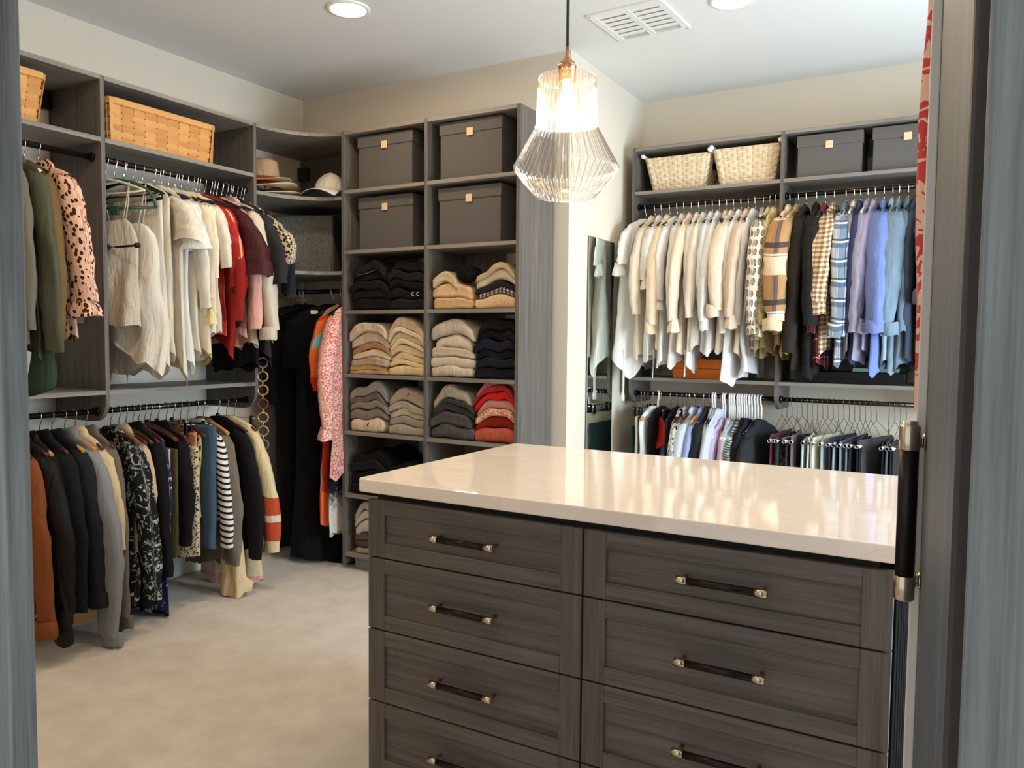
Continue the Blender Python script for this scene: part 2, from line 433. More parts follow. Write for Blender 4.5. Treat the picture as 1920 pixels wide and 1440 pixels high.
for (a, c) in ((XT0+TK, -2.74), (XTM+TK/2, -2.16)):
    rel(box('back_cleat', a, c, YTB-.01, YTB, .1, 2.2, WZ, tw), tw)
# right hanging unit
RF, RB = 4.398, 4.725
XR = (-1.7175, -.879, -.040, .80)
ru = empty('closet_unit', (-.5, RB, ZB))
tag(ru, 'grey wood hanging unit on the far wall behind the island', 'closet unit')
for x in XR: rel(upright_x('side_panel', x, RF, RB, .925, ZT, ru), ru)
RY, RZ1, RZ2 = 4.46, 2.085, .985
for i in range(3):
    x0, x1 = XR[i]+TK/2, XR[i+1]-TK/2
    for z in (ZT, 2.166, 1.083): rel(box('shelf', x0, x1, RF-.002, RB, z-TK, z, WX, ru), ru)
    for z in (RZ1, RZ2): rel(rod((x0, RY, z), (x1, RY, z), ru), ru)
    rel(box('back_rail', x0, x1, RB-.015, RB, ZT-.11, ZT-TK, WX, ru), ru)
# valet rod
vr = MB(); vr.bbox(-3.34, -3.272, 2.124, 2.138, 1.672, 1.70, .003)
v_o = empty('valet_rod', (-3.30, 2.13, 1.686)); tag(v_o, 'slim dark pull-out valet rod on the panel left of the cream tops', 'valet rod')
rel(vr.build('mount', M['black'], v_o), v_o)
vr = MB(); vr.tube([(-3.33, 2.142, 1.686), (-3.10, 2.142, 1.686)], .005, 10); rel(vr.build('bar', M['rod'], v_o), v_o)
vr = MB(); vr.tube([(-3.10, 2.142, 1.686), (-3.096, 2.142, 1.686), (-3.082, 2.142, 1.686), (-3.078, 2.142, 1.686)], [.005, .012, .012, .006], 12); rel(vr.build('knob', M['rod'], v_o), v_o)
vr = MB(); vr.tube([(-3.272, 2.142, 1.686), (-3.262, 2.142, 1.686)], .009, 12); rel(vr.build('collar', M['chrome'], v_o), v_o)

# ------------------------------------------------------------------ island
IX0, IX1, IXM, IY0, IY1 = -1.4125, -.0995, -.760, 1.665, 2.50
ct = MB(); bm = bmesh.new()
poly = []
for (cx, cy, a0) in ((-1.439+.02, 1.648+.02, 180), (-.070-.02, 1.648+.02, 270), (-.070-.02, 2.53-.02, 0), (-1.439+.02, 2.53-.02, 90)):
    for k in range(7):
        a = math.radians(a0+15*k); poly.append((cx+.02*math.cos(a), cy+.02*math.sin(a)))
vs = [bm.verts.new((x, y, .879)) for x, y in poly]; face = bm.faces.new(vs)
ex = bmesh.ops.extrude_face_region(bm, geom=[face])
bmesh.ops.translate(bm, vec=(0, 0, .0357), verts=[q for q in ex['geom'] if isinstance(q, bmesh.types.BMVert)])
bmesh.ops.recalc_face_normals(bm, faces=bm.faces[:])
ed = [e for e in bm.edges if abs(e.verts[0].co.z-e.verts[1].co.z) < 1e-5]
bmesh.ops.bevel(bm, geom=ed, offset=.003, segments=2, profile=.5, affect='EDGES')
me = bpy.data.meshes.new('countertop'); bm.to_mesh(me); bm.free(); me.materials.append(M['quartz'])
cto = bpy.data.objects.new('countertop', me); COL.objects.link(cto)
tag(cto, 'glossy cream quartz slab on top of the drawer island', 'countertop')
isl = empty('drawer_island', (-.73, 2.05, 0)); tag(isl, 'grey wood island of shaker drawers under the cream quartz slab', 'cabinet')
DK = plain('dark_gap', (16, 14, 13), .8)
cb = MB(); cb.box(IX0+.004, IX1-.012, IY0+.021, IY1, .08, .850)
rel(cb.build('cabinet_body', M['isl_z'], isl), isl)
cb = MB(); cb.box(IX0+.02, IX1-.03, IY0+.02, IY1-.02, .850, .879); rel(cb.build('top_gap', DK, isl), isl)
cb = MB(); cb.box(IX0+.03, IX1-.03, IY0+.07, IY1-.03, 0, .08); rel(cb.build('plinth', DK, isl), isl)
cb = MB(); cb.box(IX1-.012, IX1-.006, IY0+.02, IY1, .02, .876)
for k in range(9): cb.bbox(IX1-.008, IX1+.002, IY0+.03+k*.095, IY0+.03+k*.095+.07, .02, .876, .004)
rel(cb.build('ribbed_end_panel', plain('black_ribbed', (13, 12, 13), 1.0, 0, .03), isl), isl)
ZD = (.861, .698, .497, .293, .089)
def drawer(x0, x1, z0, z1, hl):
    g = .0022; x0 += g; x1 -= g; z0 += g; z1 -= g; st = .056; rl = .040
    d = MB()
    d.bbox(x0, x0+st, IY0, IY0+.02, z0, z1, .0012, 1, 0); d.bbox(x1-st, x1, IY0, IY0+.02, z0, z1, .0012, 1, 0)
    d.bbox(x0+st, x1-st, IY0, IY0+.02, z0, z0+rl, .0012, 1, 1); d.bbox(x0+st, x1-st, IY0, IY0+.02, z1-rl, z1, .0012, 1, 1)
    d.box(x0+st-.002, x1-st+.002, IY0+.008, IY0+.018, z0+rl-.002, z1-rl+.002, 1)
    o = rel(d.build('drawer', [M['isl_z'], M['isl_x']], isl), isl)
    xc, zc = (x0+x1)/2, (z0+z1)/2+.004; y = IY0-.027; h = MB()
    h.tube([(xc-hl+.022, y, zc), (xc+hl-.022, y, zc)], .0082, 16, 0)
    for s in (-1, 1):
        h.tube([(xc+s*(hl-.025), y, zc), (xc+s*(hl-.0005), y, zc)], .0094, 18, 1); h.tube([(xc+s*(hl-.001), y, zc), (xc+s*hl, y, zc)], .0086, 18, 1)
        h.tube([(xc+s*(hl-.013), y, zc), (xc+s*(hl-.013), IY0+.008, zc)], .0048, 10, 1)
    h.build('drawer_handle', [M['grip'], M['nickel']], o)
for k in range(4):
    drawer(IX0, IXM, ZD[k+1], ZD[k], .096); drawer(IXM, IX1, ZD[k+1], ZD[k], .097)

# ------------------------------------------------------------------ ceiling fittings
def can_light(x, y, lab):
    r = empty('recessed_light', (x, y, ZC)); tag(r, lab, 'ceiling light', 'recessed ceiling lights')
    b = MB(); b.lathe([(.098, 0), (.098, -.004), (.092, -.008), (.074, -.008), (.070, -.001)], 40); b.build('trim_ring', M['white'], r)
    b = MB(); b.lathe([(.0705, -.002), (.05, -.0035), (.0, -.004)], 40); b.build('lens', M['can'], r)
    return r
M['can'] = emis('warm_lamp_lens', WARM, CAN_STRENGTH)
can_light(-2.46, 2.77, 'round recessed ceiling light above the left side of the room')
can_light(-.93, 3.50, 'round recessed ceiling light right of the ceiling vent')
can_light(-2.3, 1.35, 'round recessed ceiling light near the doorway, out of the picture')
can_light(.55, 2.2, 'round recessed ceiling light above the right side, out of the picture')
vent = empty('ceiling_vent', (-1.362, 3.52, ZC), math.radians(-3)); tag(vent, 'white louvred ceiling vent behind the pendant cord', 'vent')
b = MB(); W2, D2 = .178, .188
for (x0, x1, y0, y1) in ((-W2, W2, -D2, -D2+.03), (-W2, W2, D2-.03, D2), (-W2, -W2+.03, -D2+.03, D2-.03), (W2-.03, W2, -D2+.03, D2-.03), (-.014, .014, -D2+.03, D2-.03)):
    b.box(x0, x1, y0, y1, -.009, 0)
b.build('frame', M['white'], vent)
b = MB(); b.box(-W2+.03, W2-.03, -D2+.03, D2-.03, -.002, -.0005); b.build('backing', plain('vent_grey', (188, 186, 182), .8), vent)
for sx in (-1, 1):
    for k in range(7):
        y = -D2+.05+k*.048
        if y > D2-.04: continue
        xa, xb = (.014, W2-.03) if sx > 0 else (-W2+.03, -.014)
        v = [(xa, y-.014, -.006), (xb, y-.014, -.006), (xb, y+.014, -.008), (xa, y+.014, -.008), (xa, y-.014, -.0045), (xb, y-.014, -.0045), (xb, y+.014, -.0065), (xa, y+.014, -.0065)]
        mesh('slat', v, [(0, 1, 2, 3), (7, 6, 5, 4), (0, 4, 5, 1), (1, 5, 6, 2), (2, 6, 7, 3), (3, 7, 4, 0)], M['white'], vent, None, False)
for sx in (-1, 1):
    for sy in (-1, 1):
        b = MB(); b.lathe([(.004, -.009), (.004, -.0105), (0, -.011)], 8, (sx*(W2-.012), sy*(D2-.012), 0)); b.build('screw', M['nickel'], vent)
# pendant
PX, PY = -.985, 2.005
pd = empty('pendant_lamp', (PX, PY, 1.70)); tag(pd, 'ribbed clear glass pendant lamp glowing above the island', 'pendant lamp')
b = MB(); b.tube([(0, 0, .375), (0, 0, ZC-1.70-.02)], .0045, 10); b.build('cord', M['cord'], pd)
b = MB(); b.lathe([(0, 0), (.06, 0), (.06, -.015), (.055, -.02), (0, -.02)], 32, (0, 0, ZC-1.70)); b.build('ceiling_rose', M['black'], pd)
b = MB(); b.lathe([(.0, .41), (.005, .41), (.007, .385), (.012, .375), (.022, .368), (.025, .362), (.025, .352), (.0235, .35), (.0235, .318), (.019, .316), (0, .316)], 32); b.build('socket', M['copper'], pd)
b = MB(); b.lathe([(0, .312), (.012, .312), (.013, .295), (.020, .272), (.030, .243), (.033, .222), (.030, .200), (.02, .185), (0, .180)], 24); b.build('bulb', emis('glowing_bulb', (1.0, .72, .40), BULB_STRENGTH), pd)
t, mx = glass('ribbed_clear_glass', (.95, .945, .935, 1), .985)
tl = t.n('ShaderNodeBsdfTranslucent'); tl.inputs[0].default_value = (1.0, .62, .30, 1)
mx2 = t.n('ShaderNodeMixShader'); mx2.inputs[0].default_value = .008
t.l(mx.outputs[0], mx2.inputs[1]); t.l(tl.outputs[0], mx2.inputs[2]); t.l(mx2.outputs[0], t.out.inputs[0])
GL = t.m
t2, mxx = glass('glass_rib_edge', (.86, .85, .83, 1), .95); t2.l(mxx.outputs[0], t2.out.inputs[0]); GL2 = t2.m
prof = [(.084, .000), (.086, .004), (.110, .030), (.135, .062), (.1465, .078), (.1465, .082), (.140, .092), (.115, .138), (.095, .174), (.0855, .192), (.083, .205), (.0825, .24), (.081, .29), (.080, .318), (.077, .327), (.060, .331), (.026, .333)]
n = 44*6; v = []; f = []
for i, (r, z) in enumerate(prof):
    for j in range(n):
        a = 2*PI*j/n; k = 1-(.050 if 2 <= i <= 14 else .006)*(1-abs(math.sin(22*a)))
        v.append((r*k*math.cos(a), r*k*math.sin(a), z))
for i in range(len(prof)-1):
    for j in range(n): f.append((i*n+j, i*n+(j+1) % n, (i+1)*n+(j+1) % n, (i+1)*n+j))
mesh('glass_shade', v, f, GL, pd, None, True)
rb_ = MB()
for k in range(44):
    a = 2*PI*k/44; rb_.tube([(r*1.002*math.cos(a), r*1.002*math.sin(a), z) for r, z in prof[1:15]], .0015, 5)
o = rb_.build('glass_ribs', GL2, pd); o['kind'] = 'stuff'
b = MB(); b.tube([(.084*math.cos(2*PI*k/48), .084*math.sin(2*PI*k/48), .001) for k in range(48)], .0022, 6, 0, True); b.build('glass_rim', GL, pd)
# mirror
mr = empty('wall_mirror', (-1.797, 4.12, .3)); tag(mr, 'tall frameless mirror on the white wall left of the hanging clothes', 'mirror')
b = MB(); b.box(-1.796, -1.790, 3.935, 4.292, .30, 1.865); rel(b.build('backing', plain('mirror_edge', (70, 78, 78), .4), mr), mr)
b = MB(); b.box(-1.790, -1.787, 3.938, 4.289, .303, 1.862)
rel(b.build('mirror_glass', plain('mirror_silver', (232, 240, 236), .01, 1.0), mr), mr)
# ------------------------------------------------------------------ clothes on hangers
# local frame of everything on a rod: +x points out of the closet, y runs along the rod, z = 0 at the rod axis
LEFT, FAR = 0.0, -PI/2
TEMPL = {}
def hook_pts(drop, r=.0165):
    p = [(0, 0, -drop)]
    p += [(0.0, 0, -.048), (.004, 0, -.036), (.0125, 0, -.024)]
    for k in range(9):
        a = -PI/4+PI*1.28*k/8; p.append((r*math.cos(a), 0, r*math.sin(a)-.001))
    return p
def hanger(kind, loc, rz, label, group=None):
    if kind not in TEMPL:
        r = empty('clothes_hanger', loc, rz); b = MB(); h = MB(); hm = M['chrome']
        if kind in ('velvet', 'ivory', 'walnut', 'oak'):
            W = .205; z0 = -.085; pts = []
            for k in range(-8, 9):
                x = W*k/8; pts.append((x, 0, z0-.055*abs(k/8)**1.5))
            rr = {'velvet': .0055, 'ivory': .006, 'walnut': .010, 'oak': .011}[kind]
            b.tube(pts, [rr*(1-.25*abs(k/8)) for k in range(-8, 9)], 8)
            if kind in ('velvet', 'ivory'): b.tube([(-W*.96, 0, z0-.055), (-W*.5, 0, z0-.062), (W*.5, 0, z0-.062), (W*.96, 0, z0-.055)], rr*.7, 6)
            b.build('shoulder_bar', M[{'velvet': 'velvet', 'ivory': 'ivory_plastic', 'walnut': 'walnut', 'oak': 'oak'}[kind]], r)
            h.tube(hook_pts(.085), .0021, 6)
        elif kind == 'white_plastic':
            W = .20; z0 = -.155
            b.tube([(-W, 0, z0-.06), (-W*.5, 0, z0-.03), (0, 0, z0), (W*.5, 0, z0-.03), (W, 0, z0-.06), (W*.97, 0, z0-.075), (0, 0, z0-.08), (-W*.97, 0, z0-.075)], .0045, 8, 0, True)
            b.build('shoulder_bar', M['white'], r); h.tube([(x*1.25, y, z*1.15) for x, y, z in hook_pts(.135)], .0056, 8); hm = M['white']
        elif kind == 'wire':      # wire trouser hanger with a white cardboard tube
            W = .20; z0 = -.085
            b.tube([(0, 0, z0), (.02, .002, z0-.008), (W-.005, 0, z0-.105), (W, 0, z0-.118), (W-.008, 0, z0-.124)], .0013, 5)
            b.tube([(0, 0, z0), (-.02, -.002, z0-.008), (-W+.005, 0, z0-.105), (-W, 0, z0-.118), (-W+.008, 0, z0-.124)], .0013, 5)
            b.build('wire_frame', M['wire'], r)
            c = MB(); c.tube([(-W-.006, 0, z0-.122), (W+.018, 0, z0-.122)], .0085, 14, 0, False, False); c.tube([(W+.008, 0, z0-.122), (W+.009, 0, z0-.122)], .0066, 10, 1)
            c.build('cardboard_tube', [M['white'], M['black']], r)
            h.tube(hook_pts(.085), .0014, 6); hm = M['wire']
        elif kind == 'clip':
            W = .16; z0 = -.085
            b.tube([(-W, 0, z0), (W, 0, z0)], .0022, 6)
            b.build('bar', M['chrome'], r)
            for s in (-1, 1):
                c = MB(); c.bbox(s*(W-.03)-.011, s*(W-.03)+.011, -.006, .006, z0-.045, z0+.012, .003); c.build('clip', M['black'], r)
            h.tube(hook_pts(.085), .0021, 6)
        elif kind == 'green':
            W = .205; pts = [(W*math.cos(a), 0, -.205+.125*math.sin(a)) for a in np.linspace(0, PI, 17)]
            b.tube(pts, .008, 8); b.tube([(-W, 0, -.205), (W, 0, -.205)], .006, 8); b.build('shoulder_bar', M['green_plastic'], r)
            c = MB(); c.bbox(-.02, .02, -.007, .007, -.235, -.195, .003); c.build('clip', M['green_plastic'], r); h.tube(hook_pts(.082), .0021, 6)
        elif kind == 'black_plastic':
            W = .20; z0 = -.085; pts = [(-.10, 0, z0-.085), (-W, 0, z0-.075), (-W, 0, z0-.05), (-W*.55, 0, z0-.012), (0, 0, z0), (W*.55, 0, z0-.012), (W, 0, z0-.05), (W, 0, z0-.075), (.10, 0, z0-.085)]
            b.tube(pts, .006, 8); b.build('shoulder_bar', M['black'], r); h.tube(hook_pts(.085), .0021, 6)
        h.build('hook', hm, r)
        TEMPL[kind] = r
    else:
        r = copy_tree(TEMPL[kind]); r.location = loc; r.rotation_euler = (0, 0, rz)
        if 'group' in r: del r['group']
    tag(r, label, 'hanger', group)
    return r

def waves(P, seed, amp, freq=18.0, n=5):
    rs = np.random.RandomState(seed); d = np.zeros((len(P), 3))
    for k in range(n):
        kd = rs.normal(size=3)*np.array([1, 1, .38]); kd *= freq*(1.7**(k*.6))/np.linalg.norm(kd)
        d += np.outer(np.sin(P@kd+rs.uniform(0, 6.28)), rs.normal(size=3))*amp/(1.35**k)
    return d
def grid_faces(nr, nu, closed=True):
    f = []
    for i in range(nr-1):
        for j in range(nu if closed else nu-1):
            f.append((i*nu+j, (i+1)*nu+j, (i+1)*nu+(j+1) % nu, i*nu+(j+1) % nu))
    return f
def sheet(rows, nu, seed, amp, hem=None, name='body', mat=None, parent=None, fold=None, capt=False):
    """rows: (z, half width x, half thickness y, centre x, centre y)"""
    V = []; UV = []
    for i, (z, w, t, cx, cy) in enumerate(rows):
        s = i/(len(rows)-1)
        for j in range(nu):
            a = 2*PI*j/nu; c, q = math.cos(a), math.sin(a)
            x = cx+w*math.copysign(abs(c)**.85, c); y = cy+t*math.copysign(abs(q)**.75, q)
            if fold:
                k, ph, am = fold; y += am*s*math.sin(k*(x-cx)+ph)+am*.45*s*math.sin(2.3*k*(x-cx)+ph*2)+am*.35*s*math.sin(4.1*k*(x-cx)+ph*3+2*z*6)
                x += am*.8*s*math.sin(3*a+ph)
            zz = z
            if hem: zz += hem[0]*max(0, (s-.55)/.45)**2*(math.sin(2*a+hem[1])+.28*math.sin(5*a+hem[1]*2)+.15*math.sin(9*a+hem[1]*3))
            V.append((x, y, zz)); UV.append((x+(.013 if q > 0 else .37), zz))
    V = np.array(V); V = V+(waves(V, seed, amp)+waves(V, seed+3, amp*.5, 48))*np.repeat(np.linspace(.35, 1, len(rows)), nu)[:, None]
    f = grid_faces(len(rows), nu)
    if capt: f.append(tuple(range(nu)))
    return mesh(name, V, f, mat, parent, UV)
def sleeve(x0, z0, L, r0, r1, out, yc, seed, mat, parent, amp=.004, ysq=.55, flare=0.0, name='sleeve', nr=16, nu=16, side=1):
    V = []; UV = []; rs = random.Random(seed); ph = rs.uniform(0, 6); sway = rs.uniform(-.020, .020); elb = rs.uniform(-.012, .028)
    for i in range(nr):
        s = i/(nr-1)
        x = x0+side*(out*(1-(1-s)**2.2)+elb*math.sin(PI*s)); z = z0-L*s; y = yc+sway*s*s
        r = r0+(r1-r0)*s+.10*r0*math.sin(PI*s*1.0)+flare*s*s
        if s == 0: r *= .75
        crink = .08*math.sin(19*s+ph)+.06*math.sin(33*s+2*ph)
        for j in range(nu):
            a = 2*PI*j/nu; k = 1+crink*math.sin(a*2+ph+6*s)+.07*math.sin(3*a+ph)
            V.append((x+r*k*math.cos(a), y+r*ysq*k*math.sin(a), z+.018*math.cos(a)*(-side)*(1-s))); UV.append((a*r0*.8, z))
    V = np.array(V); V = V+(waves(V, seed, amp)+waves(V, seed+3, amp*.55, 52))*np.repeat(np.linspace(.3, 1, nr), nu)[:, None]
    f = grid_faces(nr, nu); f.append(tuple(range(nu)))
    return mesh(name, V, f, mat, parent, UV)

GN = [0]
def garment(name, cat, label, loc, rz, mat, hem, kind='shirt', t=.018, W=.19, sl=.52, sr=.045, stag=0.0, wide=.0, yaw=0.0, trim=None, mat2=None, hang='velvet', group=None, buttons=0, hl=None, hg=None, amp=.0042, hemw=.024, sflare=0.0, cuff=None, collar=None, ysq=.55, drop=0.0):
    """hem = length below the rod"""
    GN[0] += 1; sd = GN[0]*13+5; rs = random.Random(sd)
    yaw = yaw+(rs.uniform(-.20, .16) if hang == 'wire' else rs.uniform(-.10, .10))
    if hang: hanger(hang, loc, rz+yaw, hl, hg)
    if hang == 'white_plastic': drop += .055
    z0 = -.078-drop
    g = empty(name, loc, rz+yaw); tag(g, label, cat, group)
    ph = rs.uniform(0, 6); m2 = mat2 or mat
    if kind in ('trousers',):
        top = -.195-drop; w = W
        rows = [(top+.013, w*.97, .004, 0, 0), (top+.009, w, t*.7, 0, 0), (top-.004, w, t, 0, 0)]
        for i in range(1, 13):
            s = i/12; rows.append((top-.004+(-hem-top)*s, w*(1-.04*s), t*(1+.25*s), 0, 0))
        sheet(rows, 26, sd, .002, (.006, ph), 'trouser_leg', mat, g, (34, ph, .004))
        return g
    if kind == 'skirt':
        top = -.12-drop; rows = [(top, W*.8, t*.5, 0, 0), (top-.03, W*.82, t*.6, 0, 0)]
        for i in range(1, 15):
            s = i/14; rows.append((top-.03+(-hem-top)*s, W*(.82+wide*s), t*(.6+.6*s), 0, 0))
        sheet(rows, 32, sd, amp, (hemw, ph), 'skirt_body', mat, g, (42, ph, .008))
        b = MB(); b.tube([(W*.8*math.cos(a), t*.62*math.sin(a), top-.012) for a in np.linspace(0, 2*PI, 25)[:-1]], .007, 6, 0, True); b.build('waistband', m2, g)
        return g
    if kind == 'cami':
        top = z0-.19; rows = [(top, W*.52, t*.5, 0, 0), (top-.02, W*.66, t*.8, 0, 0), (top-.06, W*.78, t, 0, 0)]
        for i in range(1, 15):
            s = i/14; rows.append((top-.06+(-hem-top+.06)*s, W*(.80+wide*s), t*(1+.7*s), 0, 0))
        sheet(rows, 36, sd, amp, (hemw, ph), 'body', mat, g, (46, ph, .010))
        for s in (-1, 1):
            for y in (-t*.4, t*.4):
                b = MB(); b.tube([(s*W*.46, y, top-.004), (s*W*.56, y*.8, top+.08), (s*W*.62, 0, z0-.022)], .003, 6); b.build('strap', mat, g)
        return g
    # tops, coats and dresses
    sw = {'coat': .205, 'jacket': .205}.get(kind, W)
    rows = [(z0+.004, sw*.27, t*.7, 0, 0), (z0-.008, sw*.40, t*.8, 0, 0), (z0-.030, sw*.72, t*.8, 0, 0), (z0-.050, sw*.93, t*.75, 0, 0), (z0-.075, sw*1.0, t*.85, 0, 0), (z0-.12, sw*1.0, t, 0, 0)]
    zb = z0-.12
    for i in range(1, 16):
        s = i/15; rows.append((zb+(-hem-zb)*s, sw*(1.0-.06*math.sin(PI*s)+wide*s), t*(1+.35*s), stag*.25*s, 0))
    sheet(rows, 36, sd, amp, (hemw, ph), 'body', mat, g, (30+rs.uniform(-5, 9), ph, .35*t+.003))
    if kind not in ('tank',):
        for side in (1, -1):
            if side < 0 and sl > .3: n1, n2 = 9, 10
            else: n1, n2 = 16, 16
            ex = stag if side > 0 else 0
            r1 = sr*.78
            o = sleeve(side*(sw-.030), z0-.062, sl, sr, r1, .045+ex, 0.0, sd+side, m2, g, amp*.9, ysq, sflare, 'sleeve', n1, n2, side)
            if cuff and side > 0:
                xc = side*(sw-.030)+side*(.045+ex); zc = z0-.062-sl; cr = r1+sflare*.7
                if cuff == 'band': zz = [(1.05, .012), (1.10, .0), (1.10, -.045), (1.04, -.05)]
                elif cuff == 'ruffle': zz = [(.85, .012), (1.0, -.01), (1.25, -.035), (1.35, -.06)]
                else: zz = [(1.10, .03), (1.32, .02), (1.36, -.025), (1.18, -.04)]
                V = []; UV = []
                for (k, dz) in zz:
                    for j in range(18):
                        a = 2*PI*j/18; rr = cr*k*(1+(.12*math.sin(6*a) if cuff == 'ruffle' else .02*math.sin(4*a+ph)))
                        V.append((xc+rr*math.cos(a), rr*ysq*math.sin(a), zc+dz+.004*math.sin(3*a+ph))); UV.append((a*cr, dz))
                mesh('cuff', V, grid_faces(4, 18), trim or m2, g, UV)
                for q in range(buttons):
                    bb = MB(); bb.lathe([(.0055, 0), (.0055, .0015), (0, .002)], 10); bo = bb.build('button', BUTTON[0], g)
                    bo.location = (xc-.006, -cr*ysq*1.13-.001, zc-.006-.018*q); bo.rotation_euler = (PI/2, 0, 0)
    if kind in ('shirt', 'jacket', 'coat') or collar:
        V = []; UV = []; hgt = {'jacket': .022, 'coat': .024}.get(kind, .015)
        for i, (k, dz) in enumerate(((1.0, -.012), (.95, .012), (.92, hgt*.7), (1.0, hgt), (1.2, hgt*.75), (1.36, .0), (1.42, -.016))):
            for j in range(20):
                a = 2*PI*j/20; point = .016*max(0, -math.cos(a))**3*(1 if i > 3 else 0)
                V.append((.060*k*math.cos(a)+(.012 if i > 3 else 0), (t*.42+.006)*k*math.sin(a), z0-.008+dz-point+.012*math.cos(a)*(i in (2, 3)))); UV.append((a*.05, dz))
        mesh('collar', V, grid_faces(7, 20), trim or mat, g, UV)
    return g
BUTTON = [plain('shell_button', (225, 215, 200), .35)]
BRB = plain('brown_button', (120, 78, 50), .4)
# ------------------------------------------------------------------ wardrobe contents
HW = 'slim hanger with a chrome hook, empty, at the wall end of the '
def HLAB(k, lab):
    w = (k+'hanger holding the '+lab).split()
    if len(w) > 14: w = (k+'hanger of '+lab).split()
    return ' '.join(w[:14])
def LU(y, nm, cat, lab, mat, hz, hang='velvet', **k):
    kk = {'velvet': 'black velvet ', 'ivory': 'ivory plastic ', 'oak': 'oak ', 'clip': 'chrome clip '}.get(hang, '')
    return garment(nm, cat, lab, (RX, y, RZU), LEFT, mat, RZU-hz, hang=hang, hl=HLAB(kk, lab), hg=kk+'hangers on the upper left rod', **k)
def LL(y, nm, cat, lab, mat, hz, hang='walnut', **k):
    kk = {'velvet': 'black velvet ', 'walnut': 'dark wooden ', 'oak': 'oak wood ', 'clip': 'chrome clip '}.get(hang, '')
    return garment(nm, cat, lab, (RX, y, RZL), LEFT, mat, RZL-hz, hang=hang, hl=HLAB(kk, lab), hg=kk+'hangers on the lower left rod', **k)
def FU(x, nm, cat, lab, mat, hz, hang='velvet', **k):
    kk = {'velvet': 'black velvet ', 'ivory': 'ivory plastic '}.get(hang, '')
    return garment(nm, cat, lab, (x, RY, RZ1), FAR, mat, RZ1-hz, hang=hang, hl=HLAB(kk, lab), hg=kk+'hangers on the upper far rod', **k)
def FL(x, nm, cat, lab, mat, hz, hang='velvet', **k):
    kk = {'velvet': 'black velvet ', 'oak': 'oak wood ', 'walnut': 'dark wooden ', 'white_plastic': 'white plastic ', 'wire': 'wire and tube ', 'clip': 'chrome clip '}.get(hang, '')
    return garment(nm, cat, lab, (x, RY, RZ2), FAR, mat, RZ2-hz, hang=hang, hl=HLAB(kk, lab), hg=kk+'hangers on the lower far rod', **k)

WH = fab((248, 245, 240)); IV = fab((244, 236, 220)); CR = fab((240, 225, 200)); PY_ = fab((236, 218, 164)); OFF = fab((243, 239, 234))
BLK = fab((20, 19, 20)); NAVY = fab((28, 30, 46)); CHAR = fab((52, 50, 50)); LEATH = fab((24, 22, 22), .42, 0.0)
LEO = pat('spots', (232, 186, 160), (66, 34, 28), 58, .43)

# ---- upper left rod, first bay (left)
LU(1.665, 'shirt', 'shirt', 'dark green shirt at the left end of the upper left rod', fab((56, 62, 52)), 1.30, sl=.5)
LU(1.715, 'sweater', 'sweater', 'taupe grey long sweater behind the dark green shirt', fab((112, 104, 92)), 1.24, kind='tee', sl=.62, sr=.048, stag=.04)
LU(1.768, 'parka', 'jacket', 'olive green parka with a hood hanging below its hem', fab((82, 84, 68)), 1.22, hang='ivory', kind='jacket', sl=.70, sr=.055, t=.022, stag=.06)
g = LU(1.815, 'cardigan', 'cardigan', 'brown olive knit cardigan between the parka and the leopard blouse', fab((112, 90, 58)), 1.27, kind='tee', sl=.66, sr=.055, t=.02, stag=.05)
LU(1.872, 'blouse', 'blouse', 'pink leopard spot blouse with wide gathered sleeves', LEO, 1.28, kind='shirt', W=.205, sl=.50, sr=.058, cuff='ruffle', t=.018, stag=.045, ysq=.65, sflare=.02)
# hood hanging under the parka
V = []; nu = 18
for i in range(12):
    s = i/11; z = -.80-.20*s; r = .042+.020*s+.012*math.sin(PI*s)-.05*max(0, s-.8)
    for j in range(nu):
        a = 2*PI*j/nu; V.append((.15+r*1.25*math.cos(a), .012+r*.5*math.sin(a), z+.02*math.cos(a)))
hood_p = [o for o in COL.objects if o.name.startswith('parka')][0]
ff = grid_faces(12, nu); ff.append(tuple(range(nu))); ff.append(tuple(range(11*nu+nu-1, 11*nu-1, -1)))
mesh('hood', np.array(V)+waves(np.array(V), 5, .004), ff, fab((56, 72, 56)), hood_p)

# ---- upper left rod, second bay
hanger('green', (RX, 2.205, RZU), .35, 'green plastic hanger, empty, at the left end of the second bay')
hanger('black_plastic', (RX, 2.255, RZU), .25, 'black plastic hanger, empty, behind the green plastic hanger')
LU(2.165, 'camisole', 'top', 'silver grey pleated camisole at the left end of the second bay', fab((206, 192, 172), .6, 0.0, .6), 1.35, hang='ivory', kind='cami', W=.20, t=.020, wide=.05, hemw=.01, yaw=.25, amp=.007)
LU(2.25, 'camisole', 'top', 'white strappy camisole with a pointed handkerchief hem', IV, 1.20, kind='cami', W=.21, t=.03, wide=.32, hemw=.05, yaw=.18, amp=.008)
LU(2.30, 'tank_top', 'top', 'long cream tank top next to the strappy white camisole', IV, 1.15, kind='tank', W=.185, wide=.2, hemw=.045, t=.022, yaw=.08)
LU(2.345, 'blouse', 'blouse', 'cream sleeveless blouse with a keyhole front', CR, 1.22, kind='tank', W=.19, wide=.1, hemw=.03, t=.02)
LU(2.405, 'blouse', 'blouse', 'cream blouse with short fluttering sleeves and a tie waist', IV, 1.14, W=.195, kind='tee', sl=.20, sr=.06, sflare=.045, wide=.16, hemw=.06, t=.022, stag=.03, ysq=.7)
LU(2.445, 'blouse', 'blouse', 'ivory blouse with a shawl of draped cloth over the arm', WH, 1.18, kind='tee', sl=.24, sr=.055, sflare=.035, wide=.15, hemw=.05, stag=.05, ysq=.7)
LU(2.483, 'blouse', 'blouse', 'ivory long-sleeved blouse right of the fluttering sleeves', IV, 1.22, kind='tee', sl=.50, sr=.046, wide=.1, stag=.02)
